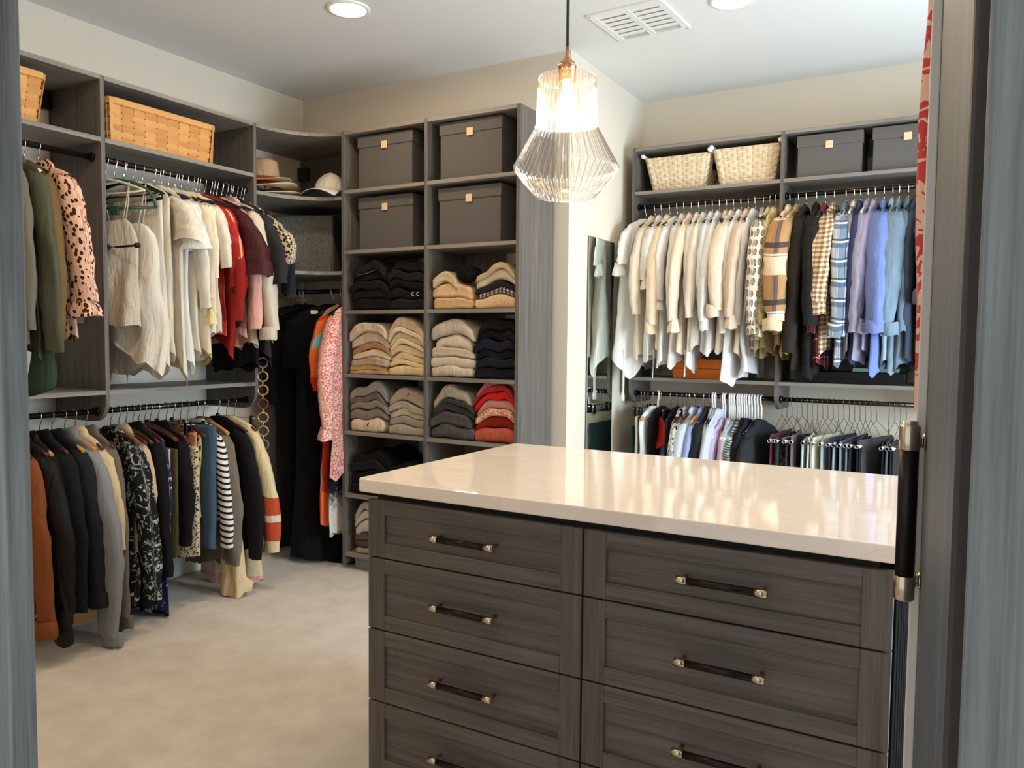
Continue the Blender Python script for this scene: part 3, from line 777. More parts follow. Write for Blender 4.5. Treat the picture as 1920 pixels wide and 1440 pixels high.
LU(2.518, 'blouse', 'blouse', 'pale cream blouse with a thin black trim line at the hem', CR, 1.21, kind='tee', sl=.46, sr=.045, wide=.12, stag=.03)
LU(2.552, 'blouse', 'blouse', 'pale yellow lace blouse in the middle of the upper left rod', PY_, 1.20, kind='tee', sl=.52, sr=.042, wide=.1, stag=.0, cuff='ruffle')
LU(2.585, 'sweater', 'sweater', 'ivory sweater with black flower embroidery', pat('spots', (232, 218, 190), (40, 34, 34), 9, .19), 1.28, kind='tee', sl=.36, sr=.045, stag=.02)
LU(2.62, 'sweater', 'sweater', 'plain ivory short-sleeved sweater beside the red print blouse', IV, 1.30, kind='tee', sl=.30, sr=.046, stag=.055, ysq=.65)
LU(2.655, 'blouse', 'blouse', 'red and peach block print blouse', pat('abstract', 9, ((164, 38, 32), (222, 160, 116), (176, 56, 44), (158, 42, 36))), 1.33, kind='tee', sl=.40, sr=.045, stag=.05, ysq=.65)
LU(2.69, 'tunic', 'top', 'scarlet red tunic with a long pointed hem', fab((146, 30, 27)), 1.25, kind='tee', sl=.56, sr=.045, wide=.22, stag=.06, hemw=.05)
LU(2.725, 'blouse', 'blouse', 'dark burgundy satin blouse with a wide open sleeve', fab((66, 24, 28), .35, 0.0), 1.36, kind='tee', sl=.34, sr=.062, sflare=.075, stag=.075, ysq=.6)
LU(2.76, 'blouse', 'blouse', 'blush pink long-sleeved blouse', fab((232, 172, 156)), 1.28, kind='tee', sl=.60, sr=.046, stag=.045)
LU(2.792, 'shirt', 'shirt', 'taupe shirt behind the blush pink blouse', fab((132, 118, 106)), 1.27, sl=.5)
LU(2.825, 'blouse', 'blouse', 'ivory long-sleeved blouse with full cuffed sleeves near the corner', fab((234, 220, 198)), 1.27, W=.20, sl=.60, sr=.058, stag=.07, cuff='band', ysq=.7)
LU(2.858, 'shirt', 'shirt', 'black shirt beside the full-sleeved ivory blouse', BLK, 1.14, sl=.45, stag=.05)
LU(2.888, 'tunic', 'top', 'charcoal grey short-sleeved tunic near the corner', fab((46, 44, 47)), 1.22, kind='tee', W=.20, sl=.36, sr=.07, wide=.22, stag=.10, hemw=.03)
LU(2.912, 'blouse', 'blouse', 'dark blue grey blouse behind the charcoal tunic', fab((33, 33, 37)), 1.16, kind='tee', sl=.42, sr=.055, stag=.12)
LU(2.932, 'blouse', 'blouse', 'black and cream chain print blouse at the corner end of the rod', pat('spots', (202, 186, 160), (40, 34, 32), 85, .50), 1.30, kind='tee', sl=.27, sr=.05, stag=.15, ysq=.7)

for k in range(9): hanger('velvet', (RX, 2.43+.052*k, RZU), LEFT+.06*math.sin(k*2.1), 'black velvet hanger squeezed among the tops of the second upper bay', 'extra hangers among the tops of the second upper bay')
# ---- lower left rod, first bay
LL(1.695, 'jacket', 'jacket', 'rust brown suede jacket at the left end of the lower rod', fab((136, 76, 40), .8), .20, kind='jacket', sl=.66, sr=.06, t=.024, stag=.05, cuff='roll')
LL(1.755, 'jacket', 'jacket', 'black leather jacket beside the rust suede jacket', LEATH, .24, kind='jacket', sl=.62, sr=.062, t=.026, stag=.05, cuff='band')
LL(1.80, 'jacket', 'jacket', 'second black leather jacket, longer sleeves, with a pale cuff lining', LEATH, .19, hang='oak', kind='jacket', sl=.70, sr=.062, t=.026, stag=.05, cuff='band')
LL(1.85, 'coat', 'coat', 'plain black wool coat under a thin wooden hanger', fab((26, 26, 29)), .16, kind='coat', sl=.64, sr=.06, t=.026, stag=.04)
LL(1.90, 'jacket', 'jacket', 'black denim jacket with a rolled dark cuff', fab((34, 34, 38)), .22, hang='oak', kind='jacket', sl=.60, sr=.06, t=.026, stag=.05, cuff='roll')
LL(1.955, 'jacket', 'jacket', 'faded grey denim jacket with long pale sleeve', fab((128, 130, 134)), .20, hang='oak', kind='jacket', sl=.76, sr=.065, t=.028, stag=.075, cuff='band', mat2=fab((140, 142, 146)), amp=.005)
LL(2.00, 'coat', 'coat', 'long cream trench coat whose hem shows below the denim jacket', fab((214, 190, 152)), .05, kind='coat', sl=.42, sr=.055, t=.03, stag=.04, wide=.12)
LL(2.05, 'coat', 'coat', 'taupe grey coat beside the cream trench coat', fab((112, 102, 92)), .16, kind='coat', sl=.72, sr=.052, t=.022, stag=.04, cuff='band')
# ---- lower left rod, second bay
LL(2.165, 'blouse', 'blouse', 'black blouse with white and grey flower print', pat('floral', (24, 26, 28), (196, 200, 196), (120, 126, 110), 22), .13, kind='tee', sl=.68, sr=.058, t=.02, stag=.06, ysq=.7)
LL(2.205, 'shirt', 'shirt', 'beige shirt collar showing behind the flower print blouse', fab((206, 180, 144)), .36, sl=.4)
LL(2.24, 'trousers', 'trousers', 'black trousers folded over a hanger left of the olive trousers', fab((26, 25, 28)), .06, kind='trousers', W=.175, t=.020)
LL(2.275, 'blazer', 'jacket', 'black blazer in the middle of the lower left rod', BLK, .10, kind='jacket', sl=.60, sr=.05, t=.02)
LL(2.305, 'dress', 'dress', 'navy and white tie-dye dress with a low hem', pat('floral', (34, 40, 78), (206, 196, 200), (96, 96, 150), 9), .025, kind='tee', sl=.5, sr=.045, wide=.12, t=.02)
LL(2.335, 'trousers', 'trousers', 'narrow ivory trousers left of the olive trousers', fab((226, 208, 182)), .34, kind='trousers', W=.17, t=.012)
LL(2.365, 'trousers', 'trousers', 'wide olive brown trousers folded over a hanger', fab((84, 74, 48)), .27, kind='trousers', W=.20, t=.020)
LL(2.405, 'shirt', 'shirt', 'black shirt right of the olive trousers', BLK, .33, sl=.5)
LL(2.45, 'trousers', 'trousers', 'cream and black small leopard print trousers', pat('spots', (206, 186, 150), (44, 36, 30), 135, .42), .25, hang='clip', kind='trousers', W=.205, t=.026)
LL(2.49, 'skirt', 'skirt', 'salmon pink print skirt right of the leopard trousers', pat('floral', (196, 128, 108), (222, 172, 150), (150, 70, 60), 12), .29, hang='clip', kind='skirt', W=.21, t=.022)
LL(2.53, 'shirt', 'shirt', 'yellow black spotted shirt edge beside the salmon skirt', pat('spots', (200, 176, 110), (40, 34, 28), 60, .42), .40, kind='tank', W=.17)
LL(2.57, 'trousers', 'trousers', 'slate blue wide-leg trousers', fab((66, 88, 108)), .27, hang='clip', kind='trousers', W=.225, t=.034, drop=-.09)
LL(2.625, 'sweater', 'sweater', 'white sweater with navy stripes', pat('stripe', (30, 30, 42), (232, 226, 214), .030, .6), .36, kind='tee', sl=.55, sr=.05, stag=.035)
LL(2.665, 'cardigan', 'cardigan', 'grey marl long cardigan', fab((116, 106, 94)), .16, hang='oak', kind='tee', sl=.64, sr=.056, t=.022, stag=.05)
g = empty('scarf', (RX, 2.70, RZL), LEFT); tag(g, 'cream crinkled scarf hanging down onto the carpet below the grey marl cardigan', 'scarf')
sheet([(-.30-.033*k, .045+.0016*k+(.02 if k > 17 else 0), .022+.001*k, .12+.004*k, -.01) for k in range(19)]+[(-.948, .085, .04, .19, -.01)], 26, 31, .005, (.012, 1.0), 'scarf_body', fab((224, 196, 152)), g, (70, .4, .010))
LL(2.755, 'cardigan', 'cardigan', 'black cardigan between the grey marl and the boucle ones', BLK, .20, kind='tee', sl=.64, sr=.055, stag=.06)
LL(2.81, 'cardigan', 'cardigan', 'cream boucle cardigan with rust stripes near the hem', pat('bands', ((-1.0, (206, 160, 148)), (-.90, (214, 196, 158)), (-.70, (182, 74, 42)), (-.60, (214, 190, 172)), (-.565, (182, 74, 42)), (-.47, (214, 194, 152)), (-.0, (214, 194, 152))), .0), .02, kind='tee', W=.20, sl=.62, sr=.055, t=.026, stag=.09, amp=.006)
LL(2.86, 'skirt', 'skirt', 'black skirt low behind the boucle cardigan', BLK, .05, hang='clip', kind='skirt', W=.2)

# ---- corner rod (long dresses)
CRZ = 1.565
def CO(x, nm, cat, lab, mat, hz, hang='velvet', **k):
    return garment(nm, cat, lab, (x, 3.44, CRZ), FAR, mat, CRZ-hz, hang=hang, hl=HLAB('black velvet ', lab), hg='hangers on the corner rod', **k)
BLK2 = fab((13, 12, 13), .85, 0.0)
d0 = CO(-3.17, 'dress', 'dress', 'long plain black dress hanging to the floor in the corner', BLK2, .03, kind='tee', W=.215, sl=.30, sr=.07, t=.05, wide=.06, hemw=.012, yaw=-.55)
b = MB(); b.bbox(.085, .125, -.003, .001, -.135, -.115, .001); o = b.build('neck_label', M['white'], d0); o.location = (0.02, .053, .0)
CO(-3.40, 'dress', 'dress', 'black coat dress half hidden behind the long black dress', BLK, .06, kind='tee', W=.21, sl=.5, t=.03, yaw=-.3)
CO(-3.085, 'dress', 'dress', 'red dress with orange and turquoise block print', pat('abstract', 8, ((204, 44, 34), (204, 44, 34), (226, 108, 52), (210, 60, 44), (120, 186, 180), (204, 44, 34), (150, 140, 100))), .27, kind='tee', W=.20, sl=.42, sr=.045, t=.012, stag=.02, yaw=.12)
CO(-3.06, 'dress', 'dress', 'ombre dress, black above fading to white at the hem', pat('bands', ((-1.4, (232, 222, 208)), (-1.24, (226, 214, 200)), (-1.13, (26, 25, 27)), (0., (22, 21, 22))), .14), .19, kind='tank', W=.20, t=.012, yaw=.12)
CO(-3.035, 'dress', 'dress', 'pink and cream ditsy print dress with a ruffled sleeve', pat('ditsy', (206, 92, 84), (240, 206, 190), 110), .55, kind='tee', W=.20, sl=.62, sr=.055, t=.012, stag=.055, cuff='ruffle', wide=.1, hemw=.03, ysq=.7, yaw=.22)
CO(-3.105, 'dress', 'dress', 'navy dress between the long black and the red block print dress', fab((26, 28, 42)), .20, kind='tee', W=.18, sl=.4, t=.009)
for k in range(5): hanger('velvet', (-3.52+.032*k, 3.44, CRZ), FAR, 'empty black velvet hanger at the wall end of the corner rod', 'hangers on the corner rod')
# chain belt of rings
cbx, cby = -3.165, 2.90
cbt = empty('chain_belt', (cbx, cby, 1.3)); tag(cbt, 'chain belt of large brass rings hanging in front of the long black dress', 'belt')
b = MB(); b.tube([(-.17, 0, RZU-1.3-.10), (-.06, 0, .4), (0, 0, -.1), (0, 0, -.105)], .003, 6); b.build('strap', BLK, cbt)
RGM = [plain('ring_brass', (176, 150, 104), .35, .8), plain('ring_horn', (122, 104, 92), .4, .2), plain('ring_red', (120, 40, 36), .35, .3)]
z = -.135
for k in range(12):
    mi = [1, 0, 0, 2, 0, 0, 1, 0, 2, 1, 0][k % 11]
    b = MB(); b.tube([(.018*math.sin(a), .018*math.sin(a), z+.0255*math.cos(a)) for a in np.linspace(0, 2*PI, 21)[:-1]], .0048, 8, 0, True)
    b.build('ring', RGM[mi], cbt)
    b = MB(); b.tube([(0, 0, z-.024), (0, 0, z-.048)], .004, 8); b.build('link', M['nickel'], cbt)
    z -= .0715
    if k == 10: z -= .14
b = MB()
for k in range(14): b.tube([(.004*math.sin(a)*(k % 2), .004*math.sin(a)*(1-k % 2), -.135-.0715*10-.055-.0105*k+.008*math.cos(a)) for a in np.linspace(0, 2*PI, 9)[:-1]], .0016, 5, 0, True)
o = b.build('fine_chain', M['nickel'], cbt); o['kind'] = 'stuff'

# ---- far wall, upper rod, first bay: whites
S3 = (0.0, .035, .07)
FU(-1.66, 'blouse', 'blouse', 'white blouse with a ruffled shoulder at the mirror end of the upper far rod', WH, 1.16, hang='velvet', kind='tee', W=.20, sl=.22, sr=.05, cuff='ruffle', wide=.32, hemw=.06, t=.040, stag=.03, yaw=-.18)
FU(-1.605, 'shirt', 'shirt', 'cream shirt second from the mirror end of the upper far rod', CR, 1.20, sl=.50, sr=.05, wide=.15, stag=.05, ysq=.6)
FU(-1.565, 'blouse', 'blouse', 'white cotton blouse with a gathered elbow sleeve', OFF, 1.20, kind='tee', sl=.30, sr=.055, cuff='ruffle', wide=.2, stag=.02, collar=True)
FU(-1.515, 'blouse', 'blouse', 'cream blouse with three brown buttons on its cuff', fab((236, 212, 182)), 1.24, sl=.56, sr=.052, cuff='band', buttons=3, stag=.075, ysq=.62)
FU(-1.47, 'blouse', 'blouse', 'white eyelet blouse behind the brown-buttoned cuff', WH, 1.17, kind='tee', sl=.42, sr=.05, cuff='ruffle', wide=.2, stag=.03)
FU(-1.43, 'shirt', 'shirt', 'off-white shirt with a curved shirt-tail hem', OFF, 1.16, sl=.54, sr=.048, wide=.12, stag=.06)
FU(-1.385, 'blouse', 'blouse', 'pale beige blouse with a gathered lace cuff', fab((230, 210, 184)), 1.22, kind='tee', sl=.54, sr=.055, cuff='ruffle', stag=.085, collar=True)
FU(-1.345, 'shirt', 'shirt', 'white shirt with ties hanging below the hem, above the orange boxes', WH, 1.15, sl=.46, sr=.047, wide=.1, stag=.03)
FU(-1.305, 'shirt', 'shirt', 'ivory shirt hung above the left half of the orange boxes', IV, 1.26, sl=.52, sr=.05, stag=.07)
FU(-1.265, 'shirt', 'shirt', 'cool white shirt hung above the middle of the orange boxes', fab((240, 242, 243)), 1.25, sl=.50, sr=.047, stag=.04)
FU(-1.225, 'shirt', 'shirt', 'white shirt with a shawl collar above the right half of the orange boxes', WH, 1.25, sl=.54, sr=.048, stag=.075, cuff='band')
FU(-1.185, 'shirt', 'shirt', 'blush white shirt just right of the orange boxes', fab((236, 218, 206)), 1.28, sl=.50, sr=.047, stag=.04)
FU(-1.145, 'shirt', 'shirt', 'cream shirt with a wide rolled white cuff', CR, 1.25, sl=.48, sr=.054, stag=.085, cuff='roll', ysq=.7)
FU(-1.105, 'blouse', 'blouse', 'white sheer blouse with a very long hem right of the orange boxes', WH, 1.09, kind='tee', sl=.60, sr=.045, wide=.12, stag=.04, collar=True)
FU(-1.065, 'shirt', 'shirt', 'peach cream shirt with a gathered cuff', fab((238, 214, 192)), 1.24, sl=.52, sr=.052, stag=.08, cuff='ruffle', ysq=.62)
FU(-1.028, 'shirt', 'shirt', 'white tunic shirt with a long hem beside the teardrop print', fab((242, 241, 240)), 1.12, sl=.56, sr=.047, stag=.04)
FU(-.985, 'blouse', 'blouse', 'cream blouse with a grey teardrop print', pat('paisley'), 1.27, W=.20, sl=.55, sr=.054, stag=.08, cuff='ruffle', ysq=.65)
FU(-.948, 'shirt', 'shirt', 'sand beige shirt between the teardrop and olive prints', fab((202, 184, 152)), 1.24, sl=.50, sr=.046, stag=.045)
FU(-.918, 'blouse', 'blouse', 'olive yellow flower print blouse left of the upright panel', pat('ditsy', (176, 158, 96), (214, 198, 150), 70), 1.24, sl=.56, sr=.044, stag=.065, cuff='ruffle')
# ---- far wall, upper rod, second bay
PLB = pat('plaid', (176, 134, 92), (('u', .11, .30, .1, (72, 70, 80), .75), ('v', .30, .10, .0, (60, 56, 60), .9), ('v', .30, .035, .14, (214, 206, 196), .9), ('v', .30, .06, .28, (70, 72, 84), .9), ('v', .30, .05, .20, (168, 172, 184), .85), ('v', .30, .32, .48, (228, 204, 172), .9)))
FU(-.845, 'jacket', 'jacket', 'bulky tan, cream and navy blanket plaid shirt jacket', PLB, 1.25, kind='jacket', W=.205, sl=.54, sr=.066, t=.022, stag=.10, cuff='band', trim=fab((222, 196, 160)), buttons=1, ysq=.85)
FU(-.80, 'jacket', 'jacket', 'mustard olive corduroy jacket beside the blanket plaid', fab((158, 134, 82)), 1.22, hang='ivory', kind='jacket', sl=.55, sr=.05, stag=.045)
FU(-.762, 'shirt', 'shirt', 'dark brown linen shirt with a long sleeve', fab((46, 39, 34)), 1.16, sl=.70, sr=.054, stag=.07, ysq=.65)
FU(-.71, 'jacket', 'jacket', 'black quilted jacket between the brown linen shirt and the red tartan', pat('plaid', (31, 29, 28), (('u', .06, .06, 0, (14, 14, 14), .9), ('v', .06, .06, 0, (14, 14, 14), .9))), 1.13, kind='jacket', sl=.56, sr=.062, t=.024, stag=.08, ysq=.75)
FU(-.665, 'shirt', 'shirt', 'red and black tartan shirt', pat('plaid', (52, 32, 36), (('u', .09, .35, 0, (120, 36, 42), .8), ('v', .09, .35, .2, (120, 36, 42), .7), ('u', .09, .05, .6, (220, 190, 186), .7), ('v', .09, .05, .65, (220, 190, 186), .7))), 1.17, sl=.55, sr=.05, stag=.04, cuff='band')
FU(-.62, 'shirt', 'shirt', 'tan and cream gingham shirt with a tied sleeve', pat('gingham', (232, 212, 184), (178, 146, 112), (120, 92, 66), .026), 1.24, sl=.46, sr=.056, stag=.095, cuff='band', ysq=.85)
FU(-.565, 'shirt', 'shirt', 'navy, blue and white plaid shirt', pat('plaid', (186, 196, 202), (('u', .10, .42, 0, (66, 88, 118), .7), ('v', .10, .42, .1, (66, 88, 118), .7), ('u', .10, .06, .65, (40, 46, 70), .8), ('v', .10, .06, .70, (40, 46, 70), .8), ('v', .10, .1, .85, (238, 236, 230), .7))), 1.20, sl=.58, sr=.056, stag=.07, cuff='roll', ysq=.75)
FU(-.525, 'shirt', 'shirt', 'grey shirt with a cream lined collar', fab((136, 132, 128)), 1.23, hang='ivory', sl=.5, sr=.045, stag=.03, trim=fab((222, 206, 170)))
FU(-.495, 'shirt', 'shirt', 'indigo blue shirt beside the grey lilac shirt', fab((58, 60, 98)), 1.20, sl=.60, sr=.048, stag=.045)
FU(-.46, 'shirt', 'shirt', 'grey lilac shirt left of the lavender blouse', fab((158, 156, 176)), 1.22, hang='ivory', sl=.60, sr=.048, stag=.065)
FU(-.425, 'blouse', 'blouse', 'lavender blouse with a lace sleeve', fab((166, 158, 186)), 1.25, sl=.54, sr=.05, stag=.05, cuff='ruffle')
FU(-.385, 'shirt', 'shirt', 'periwinkle blue shirt with white buttons on its cuff', fab((112, 130, 186)), 1.15, W=.20, sl=.55, sr=.060, stag=.095, cuff='band', buttons=2, ysq=.85, wide=.1)
FU(-.345, 'shirt', 'shirt', 'pale mint shirt behind the periwinkle shirt', fab((150, 172, 178)), 1.20, sl=.5, sr=.045, stag=.03)
FU(-.315, 'shirt', 'shirt', 'light blue denim shirt with a frayed hem', fab((118, 138, 154)), 1.17, sl=.56, sr=.062, stag=.07, ysq=.8, cuff='band')
FU(-.275, 'shirt', 'shirt', 'blue grey chambray shirt right of the denim shirt', fab((104, 118, 132)), 1.18, sl=.54, sr=.048, stag=.035, cuff='band')
FU(-.24, 'shirt', 'shirt', 'dark slate shirt near the open door', fab((56, 64, 78)), 1.22, sl=.56, sr=.046, stag=.03)
FU(-.205, 'shirt', 'shirt', 'grey shirt with a rolled cuff beside the open door', fab((98, 96, 98)), 1.2, sl=.42, sr=.062, stag=.09, cuff='roll', ysq=.75)
FU(-.165, 'shirt', 'shirt', 'dark grey shirt partly hidden by the open door', fab((60, 60, 64)), 1.18, sl=.5, stag=.03)
FU(-.125, 'shirt', 'shirt', 'black and white striped shirt hidden behind the door handle side', pat('stripe', (40, 38, 40), (228, 222, 212), .012, .5), 1.22, sl=.5, sr=.05, stag=.05)
# ties hanging below the whites
def tie(name, label, x, y, z0, z1, mat, w=.006):
    r = empty(name, (x, y, z0)); tag(r, label, 'tie belt')
    b = MB(); pts = [(.004*math.sin(3*s), .003*math.cos(4*s), -(z0-z1)*s) for s in np.linspace(0, 1, 12)]
    b.tube(pts, [w*(.55 if k < 10 else 1.0) for k in range(12)], 8); b.build('cord_tie', mat, r)
tie('tie_belt', 'white fabric tie hanging nearest the mirror, down past the shelf', -1.70, 4.24, 1.25, .95, WH, .012)
tie('tie_belt', 'thin white cord hanging left of the orange boxes', -1.53, 4.26, 1.25, 1.085, WH, .003)
tie('tie_belt', 'white cord tie hanging in front of the orange boxes', -1.345, 4.26, 1.25, 1.10, WH, .005)

# ---- far wall, lower rod, first bay
FL(-1.665, 'trousers', 'trousers', 'teal black trousers at the mirror end of the lower far rod', fab((38, 52, 56)), .35, hang='clip', kind='trousers', W=.19, t=.018)
FL(-1.645, 'trousers', 'trousers', 'pale sage trousers with a wooden clip at the mirror end', fab((186, 182, 156)), .35, hang='clip', kind='trousers', W=.20, t=.018, drop=-.06)
FL(-1.622, 'trousers', 'trousers', 'charcoal trousers right of the sage trousers', fab((62, 60, 60)), .35, hang='clip', kind='trousers', W=.19, t=.016, drop=-.06)
FL(-1.59, 'dress', 'dress', 'dress with a white top and a teal skirt', pat('bands', ((-.9, (44, 84, 104)), (-.40, (226, 226, 228)), (0., (226, 226, 228))), 0.), .35, hang='oak', kind='tank', W=.20, t=.022, stag=.04)
FL(-1.54, 'dress', 'dress', 'black dress under the red top', BLK, .35, kind='tank', W=.19, t=.018, wide=.1)
FL(-1.565, 'top', 'top', 'bright red top slung over a white hanger', fab((206, 50, 36)), .68, hang='white_plastic', kind='tank', W=.17, t=.022, yaw=.55, wide=.1)
FL(-1.485, 'skirt', 'skirt', 'slate blue flared skirt next to the red top', fab((78, 88, 128)), .35, hang='clip', kind='skirt', W=.13, t=.05, wide=.5, drop=.08)
FL(-1.445, 'dress', 'dress', 'black dress left of the dotted white dress', BLK, .35, kind='tank', W=.20, t=.02)
FL(-1.415, 'dress', 'dress', 'white dress with a black dotted panel', pat('spots', (226, 222, 218), (40, 38, 40), 60, .40), .35, hang='walnut', kind='tee', W=.20, sl=.5, sr=.045, stag=.03)
FL(-1.39, 'shirt', 'shirt', 'grey lilac shirt with a standing collar on the lower far rod', fab((196, 190, 196)), .35, hang='walnut', sl=.6, sr=.048, stag=.055)
FL(-1.37, 'trousers', 'trousers', 'steel grey trousers between the white shirts', fab((126, 138, 150)), .35, hang='clip', kind='trousers', W=.20, t=.018)
FL(-1.338, 'shirt', 'shirt', 'crisp ice white shirt on the lower far rod', fab((226, 236, 244)), .35, hang='walnut', sl=.6, sr=.055, stag=.07, ysq=.7)
FL(-1.285, 'shirt', 'shirt', 'periwinkle business shirt right of the ice white shirt', fab((156, 172, 220)), .35, hang='oak', sl=.6, sr=.05, stag=.045)
FL(-1.255, 'jacket', 'jacket', 'black jacket right of the periwinkle business shirt', fab((34, 36, 42)), .35, hang='walnut', sl=.6, kind='jacket', sr=.05, stag=.05)
FL(-1.235, 'shirt', 'shirt', 'pale mint cream shirt on the lower far rod', fab((214, 222, 210)), .35, sl=.6, sr=.046, stag=.05)
FL(-1.213, 'shirt', 'shirt', 'grey blue shirt right of the mint cream shirt', fab((150, 158, 172)), .35, sl=.6, sr=.045, stag=.03)
FL(-1.19, 'shirt', 'shirt', 'white shirt with grey shadow stripes', fab((222, 226, 236)), .35, sl=.6, sr=.046, stag=.06)
FL(-1.166, 'shirt', 'shirt', 'lilac shirt left of the dusty pink one', fab((198, 174, 210)), .35, hang='white_plastic', sl=.6, sr=.044, stag=.04)
FL(-1.14, 'shirt', 'shirt', 'dusty pink shirt with a button', fab((206, 180, 186)), .35, hang='white_plastic', sl=.6, sr=.048, stag=.06)
FL(-1.112, 'sweater', 'sweater', 'pale aqua sweater on a white hanger', fab((164, 196, 204)), .35, hang='white_plastic', kind='tee', sl=.6, sr=.05, stag=.04)
FL(-1.085, 'sweater', 'sweater', 'sage sweater with a fine striped collar', pat('stripe', (70, 84, 84), (176, 192, 188), .014, .5), .40, hang='white_plastic', kind='tee', sl=.2, sr=.05, stag=.02)
FL(-1.058, 'jacket', 'jacket', 'black fleece jacket right of the aqua sweater', BLK, .35, hang='white_plastic', kind='jacket', sl=.6, sr=.055, stag=.06)
FL(-1.03, 'jacket', 'jacket', 'navy black track jacket left of the upright', fab((30, 32, 42)), .35, hang='white_plastic', kind='jacket', sl=.6, sr=.055, stag=.04)
# ---- second bay
FL(-1.00, 'jacket', 'jacket', 'navy jacket with white brush stripes on the front', pat('floral', (26, 30, 48), (230, 230, 236), (26, 30, 48), 10), .35, hang='white_plastic', kind='tee', sl=.6, sr=.05, stag=.05)
FL(-.965, 'jacket', 'jacket', 'wide charcoal black fleece at the right end of the first lower bay', fab((42, 44, 46)), .35, hang='white_plastic', kind='jacket', W=.22, sl=.55, sr=.07, t=.03, stag=.03, yaw=-.3)
for k, x in enumerate((-1.236, -1.224, -1.178, -1.128, -1.119, -1.096, -1.072, -1.046, -1.017, -.985)): hanger('white_plastic', (x, RY, RZ2), FAR+.04*math.sin(k*1.7), 'white plastic hanger with a thick hook among the sweaters of the lower far rod', 'white plastic hangers in the middle of the lower far rod')
TR = [(-0.855, (96, 48, 66), 'plum trousers leftmost of the trousers on wire hangers'), (-0.829, (44, 52, 46), 'dark green trousers right of the plum ones'),
 (-0.803, 'F', 'dark brown trousers with a grey leaf print'), (-0.776, (112, 100, 106), 'mauve grey trousers right of the leaf print trousers'), (-0.750, (48, 48, 54), 'charcoal trousers left of the white jeans'),
 (-0.724, (224, 232, 232), 'cool white jeans leftmost of the white jeans'), (-0.698, (222, 230, 230), 'cool white jeans second of the white jeans'), (-0.672, (234, 230, 216), 'warm white trousers right of the cool white jeans'),
 (-0.645, (226, 220, 190), 'cream trousers with a tan fold, left one of the cream pair'), (-0.619, (228, 222, 196), 'cream trousers, right one of the cream pair'), (-0.593, (186, 194, 198), 'pale blue grey trousers right of the cream pair'),
 (-0.567, (150, 160, 164), 'light grey trousers next to the pale blue grey ones'), (-0.541, (40, 46, 62), 'narrow navy trousers among the greys'), (-0.514, (128, 138, 150), 'steel blue grey trousers right of the narrow navy ones'),
 (-0.488, (116, 122, 128), 'mid grey trousers left of the dark navy pair'), (-0.462, (34, 36, 50), 'dark navy trousers, left one of the navy pair'), (-0.436, (30, 32, 46), 'dark navy trousers, right one of the navy pair'),
 (-0.410, (26, 26, 28), 'black trousers left of the wide dark grey ones'), (-0.383, (66, 66, 66), 'wide dark grey flannel trousers'), (-0.325, (92, 98, 102), 'grey trousers right of the gap on the rod'),
 (-0.298, (26, 28, 32), 'black trousers right of the gap, first one'), (-0.272, (36, 40, 50), 'blue black trousers nearest the door handle'), (-0.245, (44, 44, 46), 'dark trousers hidden behind the door handle')]
for k, (x, c, lab) in enumerate(TR):
    m = pat('floral', (58, 46, 42), (172, 156, 146), (110, 96, 90), 18) if c == 'F' else fab(c)
    FL(x, 'trousers', 'trousers', lab, m, .30, hang='wire', kind='trousers', W=.195, t=.011 if k != 18 else .02, yaw=(-.34 if k == 18 else -.06), drop=.012*(k % 3)-.006)
